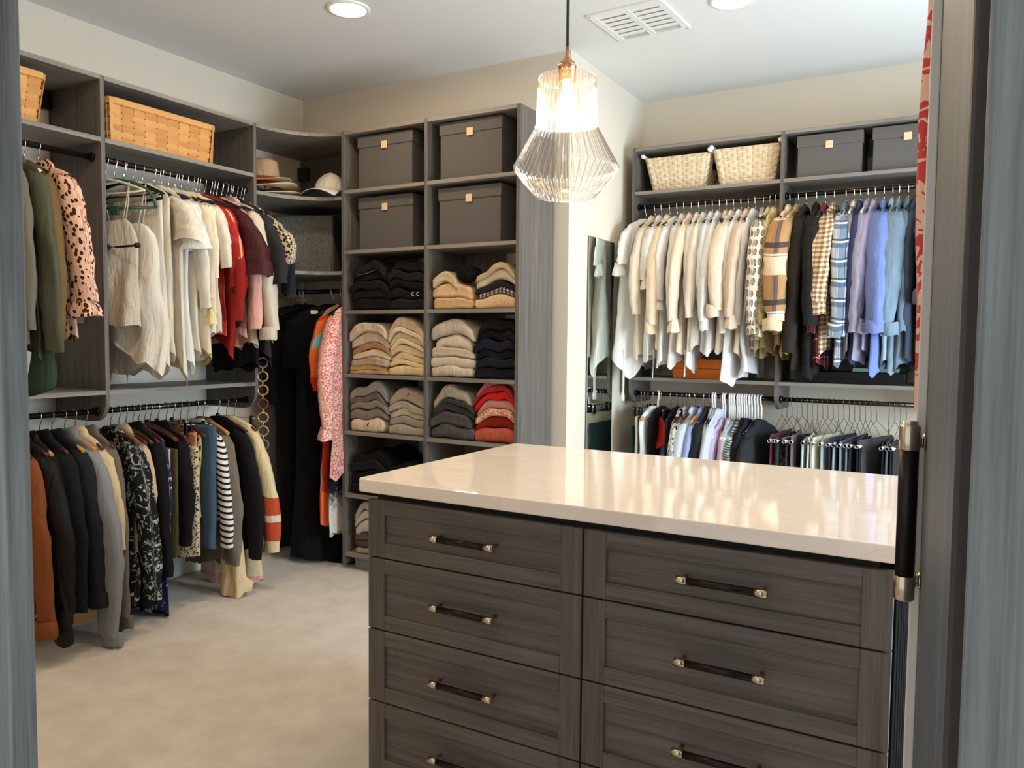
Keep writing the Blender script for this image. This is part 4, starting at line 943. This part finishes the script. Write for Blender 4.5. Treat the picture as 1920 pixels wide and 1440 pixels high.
# ------------------------------------------------------------------ folded stacks in the cubby tower
FN = [0]
def stack(xc, w, z, items, y0=3.335, dep=.29, group=None):
    """items bottom to top: (name, category, label, material, thickness[, dict])"""
    NX = 23; xs = np.linspace(-1, 1, NX); base = np.zeros(NX)
    for it in items:
        nm, cat, lab, mat, th = it[:5]; k = it[5] if len(it) > 5 else {}
        FN[0] += 1; sd = FN[0]*17; rs = random.Random(sd)
        ww = w*k.get('w', 1)*(1+rs.uniform(-.05, .03)); sh = rs.uniform(-.010, .010)+k.get('dx', 0); yy = y0+rs.uniform(-.010, .016)
        prof = th*(1-.27*np.abs(xs)**2.8)*(1+.12*np.sin(xs*2.1+rs.uniform(0, 6))+.07*np.sin(xs*5+rs.uniform(0, 6)))
        lobes = k.get('lobes', rs.choice((1, 2, 2))); NU = 26
        V = []; UV = []
        for i in range(NX):
            e = abs(xs[i]); cl = 1.0 if e < .9 else math.sqrt(max(.10, 1-((e-.9)/.1)**2)); ex = ww/2*xs[i]
            t = prof[i]*cl; zc = base[i]+prof[i]/2; fr = .02*(1-cl)
            for j in range(NU):
                a = 2*PI*j/NU; c, q = math.cos(a), math.sin(a)
                r = 1.0
                if c < -.05:
                    g = math.sin(a*1.0)
                    r = 1-(.20*math.exp(-(g/.22)**2) if lobes == 2 else 0)
                yv = dep/2*math.copysign(abs(c)**.28, c)
                yv = yv if c > 0 else -(dep/2-t*.5)-(t*.5)*abs(c)**.7*r if abs(q) < .999 else 0
                zv = t/2*math.copysign(abs(q)**.55, q)
                V.append((ex+sh, yy+dep/2+yv+fr-.0, zc+zv)); UV.append((ex, a*.05))
        V = np.array(V); V = V+waves(V, sd, .0022, 26)
        V[:, 2] = np.maximum(V[:, 2], .0015)
        f = [(i*NU+j, i*NU+(j+1) % NU, (i+1)*NU+(j+1) % NU, (i+1)*NU+j) for i in range(NX-1) for j in range(NU)]
        f += [tuple(range(NU-1, -1, -1)), tuple(range((NX-1)*NU, NX*NU))]
        g = mesh(nm, V, f, mat, None, UV); g.location = (xc, 0, z+.001); tag(g, lab, cat, group)
        if k.get('trim'):
            b = MB(); pts = []
            for i in range(3, NX-3):
                pts.append((ww/2*xs[i]+sh, yy-.003, base[i]+prof[i]*.93))
            b.tube(pts, .0025, 6); b.build('trim_band', k['trim'], g)
        if k.get('eyes'):
            for s in (-1, 1):
                pts = [(s*.016+.0085*math.cos(a), yy-.004, base[11]+th*.52+.0085*math.sin(a)) for a in np.linspace(.9, 5.4, 12)]
                b = MB(); b.tube(pts, .0017, 6); o = b.build('curved_mark', M['white'], g); o.location = (.055, 0, 0)
        if k.get('slit'):
            b = MB(); b.tube([(.0, yy-.003, base[11]+th*.42), (.010, yy-.005, base[11]+th*.58), (.016, yy-.003, base[11]+th*.74)], [.001, .003, .001], 6); b.build('button_slit', M['black'], g)
        if k.get('patch'):
            b = MB(); b.bbox(-.035, .015, yy-.006, yy-.001, base[11]+th*.2, base[11]+th*.62, .001); b.build('label_patch', fab((170, 164, 158)), g)
        base = base+prof*np.where(np.abs(xs) > .93, .985, 1.0)
B1 = fab((24, 22, 23)); B2 = fab((30, 28, 29)); B3 = fab((18, 17, 19)); N1 = fab((24, 25, 38)); N2 = fab((28, 30, 44))
P1, P2 = -2.825, -2.565      # pile centres left column
Q1, Q2 = -2.275, -2.018      # pile centres right column
ZS3, ZS4, ZS5, ZS6, ZS7 = 1.449, 1.0995, .7814, .4294, .0945
sw = 'sweater'
stack(P1, .28, ZS3, [(sw, sw, 'black folded sweater, lowest of the left black pile', B1, .062), (sw, sw, 'black folded sweater, second from the bottom of the left black pile', B2, .052), (sw, sw, 'black folded knit in the middle of the left black pile', B1, .050), (sw, sw, 'black folded sweater with a thin grey edge line', B3, .056, dict(trim=fab((120, 112, 106)))), (sw, sw, 'black folded sweater on top of the left black pile', B2, .05, dict(w=.85))])
stack(P2, .255, ZS3, [(sw, sw, 'black folded sweater, lowest of the right black pile', B2, .06), (sw, sw, 'black folded sweater with two white curved marks', B1, .058, dict(eyes=True, lobes=1)), (sw, sw, 'black folded sweater above the one with white marks', B3, .052), (sw, sw, 'black folded sweater second from the top of the right black pile', B2, .05), (sw, sw, 'black folded sweater on top of the right black pile', B1, .05)])
stack(Q1, .26, ZS3, [('blanket', 'blanket', 'tan folded wrap at the bottom left of the scarf cubby', fab((214, 176, 128)), .062, dict(lobes=2)), ('blanket', 'blanket', 'tan folded wrap with a twisted fringe end', fab((222, 184, 140)), .072, dict(lobes=2)), ('scarf', 'scarf', 'cream scarf rolled on top of the tan wraps', fab((206, 184, 150)), .06, dict(w=.6, dx=-.04))])
stack(Q2+.002, .245, ZS3, [('blanket', 'blanket', 'peach beige fleecy blanket at the bottom right of the scarf cubby', pat('tweed', (206, 170, 130), (228, 196, 156), 120), .066), ('scarf', 'scarf', 'black and white gingham scarf', pat('gingham', (222, 214, 204), (110, 104, 100), (34, 32, 34), .022), .030, dict(lobes=1)), ('scarf', 'scarf', 'dark brown black scarf above the gingham one', fab((40, 32, 34)), .030), ('scarf', 'scarf', 'thick cream fleece scarf', fab((234, 214, 188)), .05), ('scarf', 'scarf', 'sand coloured textured scarf on top of the fleece scarf', pat('tweed', (176, 150, 112), (206, 180, 142), 150), .034)])
# black furry cap-like scarf on top of the tan wraps
V = []; NUU, NR = 28, 14
for i in range(NR):
    th = PI*(i+.02)/(NR-.96)
    for j in range(NUU):
        a = 2*PI*j/NUU; r = 1+random.uniform(-.22, .22)
        V.append((.062*r*math.sin(th)*math.cos(a), .055*r*math.sin(th)*math.sin(a), .042*(1+random.uniform(-.06, .1))*math.cos(th)))
o = mesh('fur_collar', V, grid_faces(NR, NUU), fab((16, 14, 15)), None, None, True); o.location = (-2.20, 3.375, ZS3+.178); tag(o, 'black furry collar lying on the tan wraps', 'scarf')
stack(P1, .275, ZS4, [(sw, sw, 'thin grey beige top at the very bottom of the left cream pile', fab((182, 160, 132)), .020, dict(lobes=1)), (sw, sw, 'mustard tan folded knit near the bottom of the left cream pile', fab((212, 164, 94)), .030), (sw, sw, 'grey beige folded sweater above the mustard one', fab((186, 164, 140)), .046), (sw, sw, 'ivory folded sweater under the camel brown one', fab((224, 204, 172)), .038), (sw, sw, 'camel brown folded sweater', fab((172, 130, 92)), .038), (sw, sw, 'pale oatmeal folded sweater under the topmost one of the left cream pile', fab((220, 202, 178)), .058), (sw, sw, 'oatmeal folded sweater on top of the left cream pile', fab((214, 194, 168)), .062)])
stack(P2, .255, ZS4, [(sw, sw, 'cream folded cardigan at the bottom of the right cream pile', fab((230, 204, 164)), .050, dict(lobes=1)), (sw, sw, 'pale yellow folded knit second in the right cream pile', fab((234, 208, 158)), .026), (sw, sw, 'butter cream folded knit third in the right cream pile', fab((232, 206, 160)), .036), (sw, sw, 'cream folded sweater in the middle of the right cream pile', fab((230, 206, 172)), .040), (sw, sw, 'thin ivory folded sweater above the middle of the right cream pile', fab((234, 214, 182)), .028), (sw, sw, 'wide ivory folded sweater with a droopy edge', fab((226, 202, 166)), .038), (sw, sw, 'thin cream folded tee under the dark-edged sweater', fab((232, 212, 184)), .026), (sw, sw, 'beige folded sweater with a dark edge on top of the right cream pile', fab((218, 196, 166)), .05)])
stack(Q1, .27, ZS4, [(sw, sw, 'white fluffy folded sweater at the bottom of the white pile', fab((238, 222, 200)), .060, dict(lobes=1)), (sw, sw, 'white folded sweater second in the white pile', fab((236, 220, 198)), .056), (sw, sw, 'off-white folded sweater in the middle of the white pile', fab((230, 212, 188)), .050), (sw, sw, 'thick cream folded sweater second from the top of the white pile', fab((222, 204, 180)), .066, dict(w=.9, lobes=1)), (sw, sw, 'thick off-white folded sweater on top of the white pile', fab((222, 206, 186)), .076, dict(lobes=1))])
stack(Q2, .245, ZS4, [(sw, sw, 'navy folded sweater, lowest of the navy pile', N1, .064), (sw, sw, 'navy folded sweater, second of the navy pile', N2, .050), (sw, sw, 'navy folded sweater, third of the navy pile', N1, .044), (sw, sw, 'navy folded sweater, fourth of the navy pile', N2, .048), (sw, sw, 'black folded sweater, fifth in the navy pile', B1, .056), (sw, sw, 'black folded sweater on top of the navy pile', B3, .050)])
stack(P1-.005, .275, ZS5, [(sw, sw, 'cream folded cardigan with a dark button slit', fab((222, 200, 170)), .078, dict(slit=True, lobes=1, w=.9)), (sw, sw, 'mid grey folded sweater above the slit cardigan', fab((134, 126, 120)), .056, dict(lobes=1)), (sw, sw, 'grey melange folded knit in the left grey pile', fab((140, 130, 122)), .040), (sw, sw, 'dark taupe folded sweater in the left grey pile', fab((110, 102, 96)), .036), (sw, sw, 'pale grey folded sweater on top of the left grey pile', fab((156, 148, 142)), .056)])
stack(P2, .26, ZS5, [(sw, sw, 'warm grey folded sweater at the bottom of the right grey pile', fab((176, 164, 148)), .052, dict(lobes=1)), (sw, sw, 'grey marl folded sweater second in the right grey pile', fab((164, 154, 142)), .048), (sw, sw, 'ecru folded sweater in the right grey pile', fab((200, 188, 166)), .040), (sw, sw, 'light grey folded sweater under the topmost of the right grey pile', fab((180, 168, 156)), .036), (sw, sw, 'beige grey folded cardigan with a slit on top of the right grey pile', fab((184, 168, 152)), .066, dict(slit=True))])
stack(Q1, .275, ZS5, [(sw, sw, 'charcoal melange folded sweater at the bottom of the dark pile', pat('tweed', (64, 60, 58), (104, 98, 94), 180), .070, dict(lobes=1)), (sw, sw, 'charcoal ribbed folded sweater', pat('rib', (88, 84, 86), .007), .060), (sw, sw, 'dark grey folded sweater third in the dark pile', fab((58, 58, 56)), .042), (sw, sw, 'thin dark grey folded sweater fourth in the dark pile', fab((64, 64, 60)), .026), (sw, sw, 'beige grey folded sweater with a label patch on top of the dark pile', fab((186, 172, 156)), .062, dict(w=.9, patch=True))])
stack(Q2, .25, ZS5, [(sw, sw, 'coral boucle folded sweater at the bottom of the red pile', pat('tweed', (176, 76, 58), (206, 110, 88), 220), .070, dict(lobes=1, w=1.03)), (sw, sw, 'rust red folded sweater', fab((150, 38, 22)), .056, dict(lobes=1)), (sw, sw, 'coral and cream patterned folded sweater', pat('ditsy', (196, 98, 70), (232, 202, 172), 70), .040, dict(lobes=1)), (sw, sw, 'dusty pink folded sweater in the red pile', fab((214, 152, 150)), .046), (sw, sw, 'bright red folded sweater', fab((216, 34, 40)), .036), (sw, sw, 'brick red folded sweater under the pink one', fab((176, 54, 48)), .032), (sw, sw, 'pink folded sweater on top of the red pile', fab((216, 130, 150)), .046)])
stack(P1+.01, .28, ZS6, [(sw, sw, 'black folded trousers at the bottom of the low left black pile', B1, .075), (sw, sw, 'black folded trousers second in the low left black pile', B3, .065), (sw, sw, 'black folded trousers third in the low left black pile', B2, .06), (sw, sw, 'black folded trousers on top of the low left black pile', B1, .055)])
stack(P2, .25, ZS6, [(sw, sw, 'black folded jeans at the bottom of the low right black pile', B2, .07), (sw, sw, 'black folded jeans in the middle of the low right black pile', B1, .07), (sw, sw, 'black folded jeans on top of the low right black pile', B3, .07)])
stack(P1+.01, .26, ZS7, [(sw, sw, 'taupe folded knit at the bottom of the lowest cubby', fab((176, 156, 136)), .042), (sw, sw, 'dark brown folded knit second in the lowest cubby', fab((84, 72, 64)), .036), (sw, sw, 'brown grey folded knit third in the lowest cubby', fab((104, 92, 84)), .046), (sw, sw, 'white folded knit in the lowest cubby', fab((226, 212, 196)), .064, dict(w=.86, lobes=1)), (sw, sw, 'pale grey folded knit second from the top of the lowest cubby', fab((206, 192, 178)), .048, dict(lobes=1)), (sw, sw, 'grey beige folded knit on top of the lowest cubby', fab((170, 156, 144)), .05, dict(w=.8))])

# ------------------------------------------------------------------ storage boxes
GB = {}
def gbox_mat(c):
    t = NT('grey_linen_board'); v = t.coord('Object', (1, 1, 1)); n = t.noise(v, 300, 2, .7)
    t.l(t.mix(t.math('MULTIPLY', n, .4), lin(c), tuple(x*.7 for x in lin(c)[:3])+(1,)), t.b.inputs['Base Color']); t.b.inputs['Roughness'].default_value = .75
    t.bump(n, .1, .0008); return t.m
GBX = gbox_mat((90, 85, 83))
def lidded(lab, xc, yf, z, w, d, h, group, rz=0.0):
    r = empty('storage_box', (xc, yf+d/2, z), rz); tag(r, lab, 'storage box', group)
    b = MB(); b.bbox(-w/2+.005, w/2-.005, -d/2+.005, d/2-.005, .001, h-.02, .003); b.build('box_body', GBX, r)
    b = MB(); b.bbox(-w/2, w/2, -d/2, d/2, h-.062, h, .0035); b.build('lid', GBX, r)
    b = MB(); b.bbox(-.018, .018, -d/2-.004, -d/2+.001, h-.078, h-.040, .0015); b.build('pull_tab', M['tab'], r)
lidded('grey lidded box with a tan tab in the top left cubby of the tower', -2.722, 3.345, 2.103, .372, .31, .285, 'grey lidded boxes')
lidded('grey lidded box with a tan tab in the top right cubby of the tower', -2.178, 3.345, 2.103, .374, .31, .288, 'grey lidded boxes')
lidded('grey lidded box with a tan tab in the second cubby, left column', -2.722, 3.35, 1.776, .372, .31, .285, 'grey lidded boxes')
lidded('grey lidded box with a tan tab in the second cubby, right column', -2.182, 3.345, 1.776, .376, .31, .288, 'grey lidded boxes')
lidded('dark grey lidded box with a tan tab right of the far upright panel', -.651, 4.425, 2.166, .324, .27, .222, 'grey lidded boxes')
lidded('dark grey lidded box beside the open door, next to its twin', -.285, 4.425, 2.166, .324, .27, .222, 'grey lidded boxes')
# fabric covered bin on the corner shelf
fb = empty('fabric_bin', (-3.385, 3.475, 1.665), math.radians(27)); tag(fb, 'square grey felt storage bin on the curved corner shelf', 'storage bin')
t = NT('grey_felt'); n = t.noise(t.coord('Object'), 140, 4, .75); t.l(t.ramp(n, [(.32, lin((70, 68, 66))), (.68, lin((124, 120, 114)))]), t.b.inputs['Base Color']); t.b.inputs['Roughness'].default_value = .95; t.bump(n, .3, .002)
b = MB(); b.bbox(-.20, .175, -.14, .09, .001, .335, .014, 3); b.build('bin_body', t.m, fb)
b = MB(); b.tube([(-.19, -.141, .325), (.165, -.141, .325), (.166, -.141, .012)], .003, 6); b.build('piping', plain('grey_piping', (120, 116, 110), .8), fb)
# orange gift boxes, black case, book
def gift(lab, x0, x1, y0, z, h, c, nm='gift_box', cat='box', lidh=.6, d=.2):
    r = empty(nm, ((x0+x1)/2, y0+d/2, z)); tag(r, lab, cat)
    m = fab(c, .55, 0.0, .04); w = x1-x0
    b = MB(); b.bbox(-w/2+.002, w/2-.002, -d/2+.002, d/2-.002, .0005, h*.6, .002); b.build('box_body', m, r)
    b = MB(); b.bbox(-w/2, w/2, -d/2, d/2, h*.42, h-.0005, .002); b.build('lid', m, r)
gift('orange cardboard box, lower of the two stacked on the far shelf', -1.470, -1.158, 4.43, 1.083, .058, (206, 108, 34))
gift('orange cardboard box, upper of the two stacked on the far shelf', -1.472, -1.160, 4.432, 1.141, .055, (212, 114, 40))
gift('long flat black case on the far shelf under the dark shirts', -.79, -.255, 4.425, 1.083, .062, (22, 21, 22), 'flat_case', 'case')
bk = empty('book', (-.398, 4.53, 1.1455)); tag(bk, 'pale sea green flat book lying on the black case', 'book')
b = MB(); b.bbox(-.107, .107, -.08, .08, 0, .003, .001); b.bbox(-.107, .107, -.08, .08, .019, .022, .001); b.bbox(-.107, .107, -.08, -.077, .0, .022, .001); b.build('cover', plain('sea_green', (132, 164, 152), .6), bk)
b = MB(); b.box(-.104, .104, -.077, .077, .003, .019); b.build('pages', M['white'], bk)

# ------------------------------------------------------------------ woven baskets
def rrect(w, d, r, n):
    """n points with outward normals evenly along a rounded rectangle"""
    segs = [('l', (-w/2+r, -d/2), (w/2-r, -d/2)), ('a', (w/2-r, -d/2+r), -90), ('l', (w/2, -d/2+r), (w/2, d/2-r)), ('a', (w/2-r, d/2-r), 0), ('l', (w/2-r, d/2), (-w/2+r, d/2)), ('a', (-w/2+r, d/2-r), 90), ('l', (-w/2, d/2-r), (-w/2, -d/2+r)), ('a', (-w/2+r, -d/2+r), 180)]
    ln = [math.hypot(s[2][0]-s[1][0], s[2][1]-s[1][1]) if s[0] == 'l' else r*PI/2 for s in segs]; tot = sum(ln); out = []
    for k in range(n):
        u = tot*k/n
        for s, l in zip(segs, ln):
            if u <= l+1e-9:
                if s[0] == 'l':
                    f = u/l; tx, ty = (s[2][0]-s[1][0])/l, (s[2][1]-s[1][1])/l
                    out.append((s[1][0]+f*l*tx, s[1][1]+f*l*ty, ty, -tx))
                else:
                    a = math.radians(s[2])+u/r; out.append((s[1][0]+r*math.cos(a), s[1][1]+r*math.sin(a), math.cos(a), math.sin(a)))
                break
            u -= l
    return out
def basket(nm, lab, loc, rz, wt, dt, wb, db, h, rows, nst, m, m_rim, liner, rim=True, handles=False, amp=.0035, group=None, peak=0.0):
    r = empty(nm, loc, rz); tag(r, lab, 'basket', group)
    S = 4; n = nst*S
    top = rrect(wt, dt, .03, n); bot = rrect(wb, db, .03, n); hh = h/rows
    def P(k, s): a, c = bot[k % n], top[k % n]; return [a[i]+(c[i]-a[i])*s for i in range(4)]
    for q in range(rows):
        V = []; f = []
        for k in range(n):
            ph = math.cos(PI*(k/S)+PI*q); o = amp*(ph if abs(ph) < .5 else math.copysign(.5+.5*(abs(ph)-.5), ph))
            for (zz, oo) in ((q*hh+.0012, o-.001), (q*hh+hh*.5, o+.0018), ((q+1)*hh-.0012, o-.001), ((q+.5)*hh, o-.0015)):
                p = P(k, zz/h); V.append((p[0]+p[2]*oo, p[1]+p[3]*oo, zz))
        for k in range(n):
            for e in range(4): f.append((k*4+e, ((k+1) % n)*4+e, ((k+1) % n)*4+(e+1) % 4, k*4+(e+1) % 4))
        mesh('weaver', V, f, m[q % len(m)], r, None, False)
    hw = .42*(2*(wt+dt)/nst)
    for k in range(nst):
        a, c = P(k*S, 0), P(k*S, 1); V = []
        for (p, z) in ((a, .001), (c, h)):
            tx, ty = -p[3], p[2]
            for (s, oo) in ((-1, -.0012), (1, -.0012), (1, .0012), (-1, .0012)):
                V.append((p[0]+tx*hw*s*(wb/wt if z < .1 else 1)+p[2]*oo, p[1]+ty*hw*s*(wb/wt if z < .1 else 1)+p[3]*oo, z))
        mesh('stake', V, [(0, 1, 5, 4), (1, 2, 6, 5), (2, 3, 7, 6), (3, 0, 4, 7), (0, 3, 2, 1), (4, 5, 6, 7)], m[(k+1) % len(m)], r, None, False)
    V = []; f = []
    li = rrect(wt-.012, dt-.012, .026, 40); lb = rrect(wb-.012, db-.012, .026, 40)
    for (pp, z) in ((lb, .004), (li, h-.006)):
        V += [(p[0], p[1], z) for p in pp]
    f = [(k, (k+1) % 40, 40+(k+1) % 40, 40+k) for k in range(40)]+[tuple(range(39, -1, -1))]
    mesh('lining', V, f, liner, r, None, False)
    if rim:
        b = MB(); v = []; rr = rrect(wt+.006, dt+.006, .033, 64); f = []
        for p in rr:
            for (o, z) in ((.004, h-.022), (.005, h+.002), (.0, h+.006), (-.006, h+.003), (-.006, h-.02)): v.append((p[0]+p[2]*o, p[1]+p[3]*o, z))
        for k in range(64):
            for e in range(5): f.append((k*5+e, ((k+1) % 64)*5+e, ((k+1) % 64)*5+(e+1) % 5, k*5+(e+1) % 5))
        b.add(v, f, 0, False); b.build('rim', m_rim, r)
    if handles:
        for s in (-1, 1):
            b = MB(); b.tube([(s*(wt/2+.004), -dt/2-.012, h+.012), (s*(wt/2+.004), dt/2+.012, h+.012)], .010, 12)
            for e in (-1, 1): b.lathe([(0, -.013), (.009, -.010), (.013, 0), (.009, .010), (0, .013)], 14, (s*(wt/2+.004), e*(dt/2+.012), h+.012))
            b.build('handle_bar', M['white'], r)
        b = MB(); b.box(wt/2*.955-.002, wt/2*.955+.004, -.035, .035, h*.62, h*.82); b.build('hand_hole', DK, r)
    return r
TAN = [fab((206, 150, 88), .55, 0.0, .08), fab((214, 160, 98), .55, 0.0, .08), fab((198, 140, 80), .55, 0.0, .08)]
CRM = [fab((226, 206, 174), .7, 0.0, .08), fab((232, 214, 184), .7, 0.0, .08), fab((220, 198, 164), .7, 0.0, .08)]
LIN = fab((206, 182, 146))
basket('wicker_basket', 'long tan woven wood basket on the upper left shelf', (-3.44, 2.445, ZS), PI/2, .575, .29, .555, .27, .190, 7, 28, TAN, TAN[1], fab((120, 82, 46)), amp=.005)
basket('wicker_basket', 'tan woven wood basket half hidden by the left door post', (-3.44, 1.66, ZS), PI/2, .46, .29, .42, .25, .205, 7, 26, TAN, TAN[1], fab((120, 82, 46)), amp=.005)
basket('rattan_basket', 'cream woven basket nearest the mirror wall on the far top shelf', (-1.478, 4.575, 2.166), 0, .385, .27, .295, .22, .195, 12, 42, CRM, CRM[1], LIN, False, True, .0052)
basket('rattan_basket', 'cream woven basket next to the upright panel on the far top shelf', (-1.085, 4.575, 2.166), 0, .365, .27, .29, .22, .205, 12, 42, CRM, CRM[1], LIN, False, True, .0052)
# ------------------------------------------------------------------ hats
def hat(nm, lab, loc, crown_r, crown_h, brim_r, m, band, wave=.022, crown=True, rx=0.0):
    r = empty(nm, loc); tag(r, lab, 'hat'); r.rotation_euler = (rx, 0, .4)
    n = 40; V = []; rows = []
    for i in range(6):
        s = i/5; rr = crown_r+(brim_r-crown_r)*s
        for j in range(n):
            a = 2*PI*j/n; V.append((rr*1.1*math.cos(a), rr*math.sin(a), wave*s*s*math.cos(2*a)+.004*s))
    for i in range(5, -1, -1):
        s = i/5; rr = crown_r+(brim_r-crown_r)*s
        for j in range(n):
            a = 2*PI*j/n; V.append((rr*1.1*math.cos(a), rr*math.sin(a), wave*s*s*math.cos(2*a)+.004*s-.004))
    f = grid_faces(12, n); mesh('brim', V, f, m, r)
    if crown:
        V = []
        pr = [(1.0, 0), (1.0, .15), (.97, .4), (.92, .7), (.88, .92), (.80, 1.0), (.62, .98), (.35, .90), (.0, .88)]
        for k, h in pr:
            for j in range(n):
                a = 2*PI*j/n; d = 1-(.16*h*math.exp(-((a-PI*1.5)/.5)**2))
                z = crown_h*h-(.028*max(0, 1-k)*abs(math.cos(a))**.5 if h > .85 else 0)
                V.append((crown_r*1.1*k*math.cos(a)*d, crown_r*k*math.sin(a)*d, z))
        mesh('crown', V, grid_faces(len(pr), n), m, r)
        V = []
        for z, k in ((.002, 1.02), (.022, 1.015)):
            for j in range(n): a = 2*PI*j/n; V.append((crown_r*1.1*k*math.cos(a), crown_r*k*math.sin(a), z))
        mesh('hat_band', V, grid_faces(2, n), band, r)
    return r
ST = fab((188, 158, 120), .8, 0.0); ST2 = fab((226, 206, 176), .8, 0.0)
hat('fedora', 'tan felt fedora with a rust band on top of the hat stack', (-3.47, 3.19, 2.170), .088, .125, .150, ST, fab((152, 80, 42)), .014)
hat('sun_hat', 'cream brimmed hat under the tan fedora', (-3.46, 3.20, 2.140), .09, .02, .165, ST2, fab((150, 34, 30)), .016)
hat('sun_hat', 'pale straw hat at the bottom of the hat stack', (-3.455, 3.205, 2.092), .092, .025, .185, fab((220, 196, 160), .8, 0.0), fab((60, 40, 44)), .012)
def cap(nm, lab, loc, rz, m, under, k3=1.3):
    r = empty(nm, loc, rz); r.scale = (k3, k3, k3); tag(r, lab, 'cap'); n = 24; V = []
    for i in range(9):
        th = PI/2*(1-i/8*.98)
        for j in range(n):
            a = 2*PI*j/n; V.append((.082*math.sin(th+.0)*math.cos(a), .072*math.sin(th)*math.sin(a), .030+.075*math.cos(th)*(1+.1*math.sin(3*a))))
    mesh('crown', np.array(V)+waves(np.array(V), 3, .003), grid_faces(9, n), m, r)
    for nm2, mm, dz in (('visor', m, 0.0), ('visor_lining', under, -.004)):
        V = []; nu, nv = 15, 6
        for i in range(nv):
            s = i/(nv-1)
            for j in range(nu):
                a = -1.25+2.5*j/(nu-1); x = .072+.085*s*math.cos(a*.7); y = .080*math.sin(a)*(1+.12*s); V.append((x, y, .040-.30*y*y/.08*1.0-.02*s+dz))
        for i in range(nv):
            s = i/(nv-1)
            for j in range(nu):
                a = -1.25+2.5*j/(nu-1); x = .072+.085*s*math.cos(a*.7); y = .080*math.sin(a)*(1+.12*s); V.append((x, y, .0375-.30*y*y/.08*1.0-.02*s+dz))
        k = nu*nv; f = [(i*nu+j, i*nu+j+1, (i+1)*nu+j+1, (i+1)*nu+j) for i in range(nv-1) for j in range(nu-1)]
        f = f+[tuple(q+k for q in reversed(g)) for g in f]+[((nv-1)*nu+j, (nv-1)*nu+j+1, k+(nv-1)*nu+j+1, k+(nv-1)*nu+j) for j in range(nu-1)]
        mesh(nm2, V, f, mm, r)
    return r
cap('visor_cap', 'white cap with a green lined visor on the hat shelf by the tower', (-3.17, 3.43, 2.088), -1.35, fab((226, 218, 208), .8, 0.0), fab((30, 62, 48), .8, 0.0))
cap('visor_cap', 'black cap beneath and behind the white visor cap', (-3.08, 3.58, 2.085), -1.2, fab((30, 28, 34), .8, 0.0), BLK, 1.0)
# ------------------------------------------------------------------ robe behind the open door, sandals
rb = empty('hanging_robe', (-.028, 1.475, 1.0)); tag(rb, 'red and cream floral robe hanging at the edge of the open door', 'robe')
RBM = pat('ditsy', (184, 62, 58), (214, 172, 150), 24)
sheet([(1.30, .02, .02, 0, 0), (1.25, .044, .05, 0, 0), (1.1, .049, .05, 0, 0)]+[(1.1-.09*k, .049-.0007*k, .05, .0015*math.sin(k), 0) for k in range(1, 11)], 24, 77, .003, None, 'robe_body', RBM, rb, (40, 1.0, .004))
b = MB(); b.tube([(0, 0, 1.29), (.01, .0, 1.42), (.03, 0, 1.46)], .004, 6); b.build('hanging_loop', M['cream'], rb)
sn = empty('sandal', (-3.06, 3.43, 0), .5); tag(sn, 'black flat sandal on the carpet beside the tower foot', 'sandal')
b = MB(); pl = [(.11*math.cos(a), .038*math.sin(a)*(1+.25*math.cos(a))) for a in np.linspace(0, 2*PI, 21)[:-1]]; b.prism(pl, .0005, .012); b.build('sole', BLK, sn)
b = MB(); b.tube([(.045, -.042, .012), (.05, -.02, .035), (.05, .02, .035), (.045, .042, .012)], .007, 8); b.build('strap', BLK, sn)
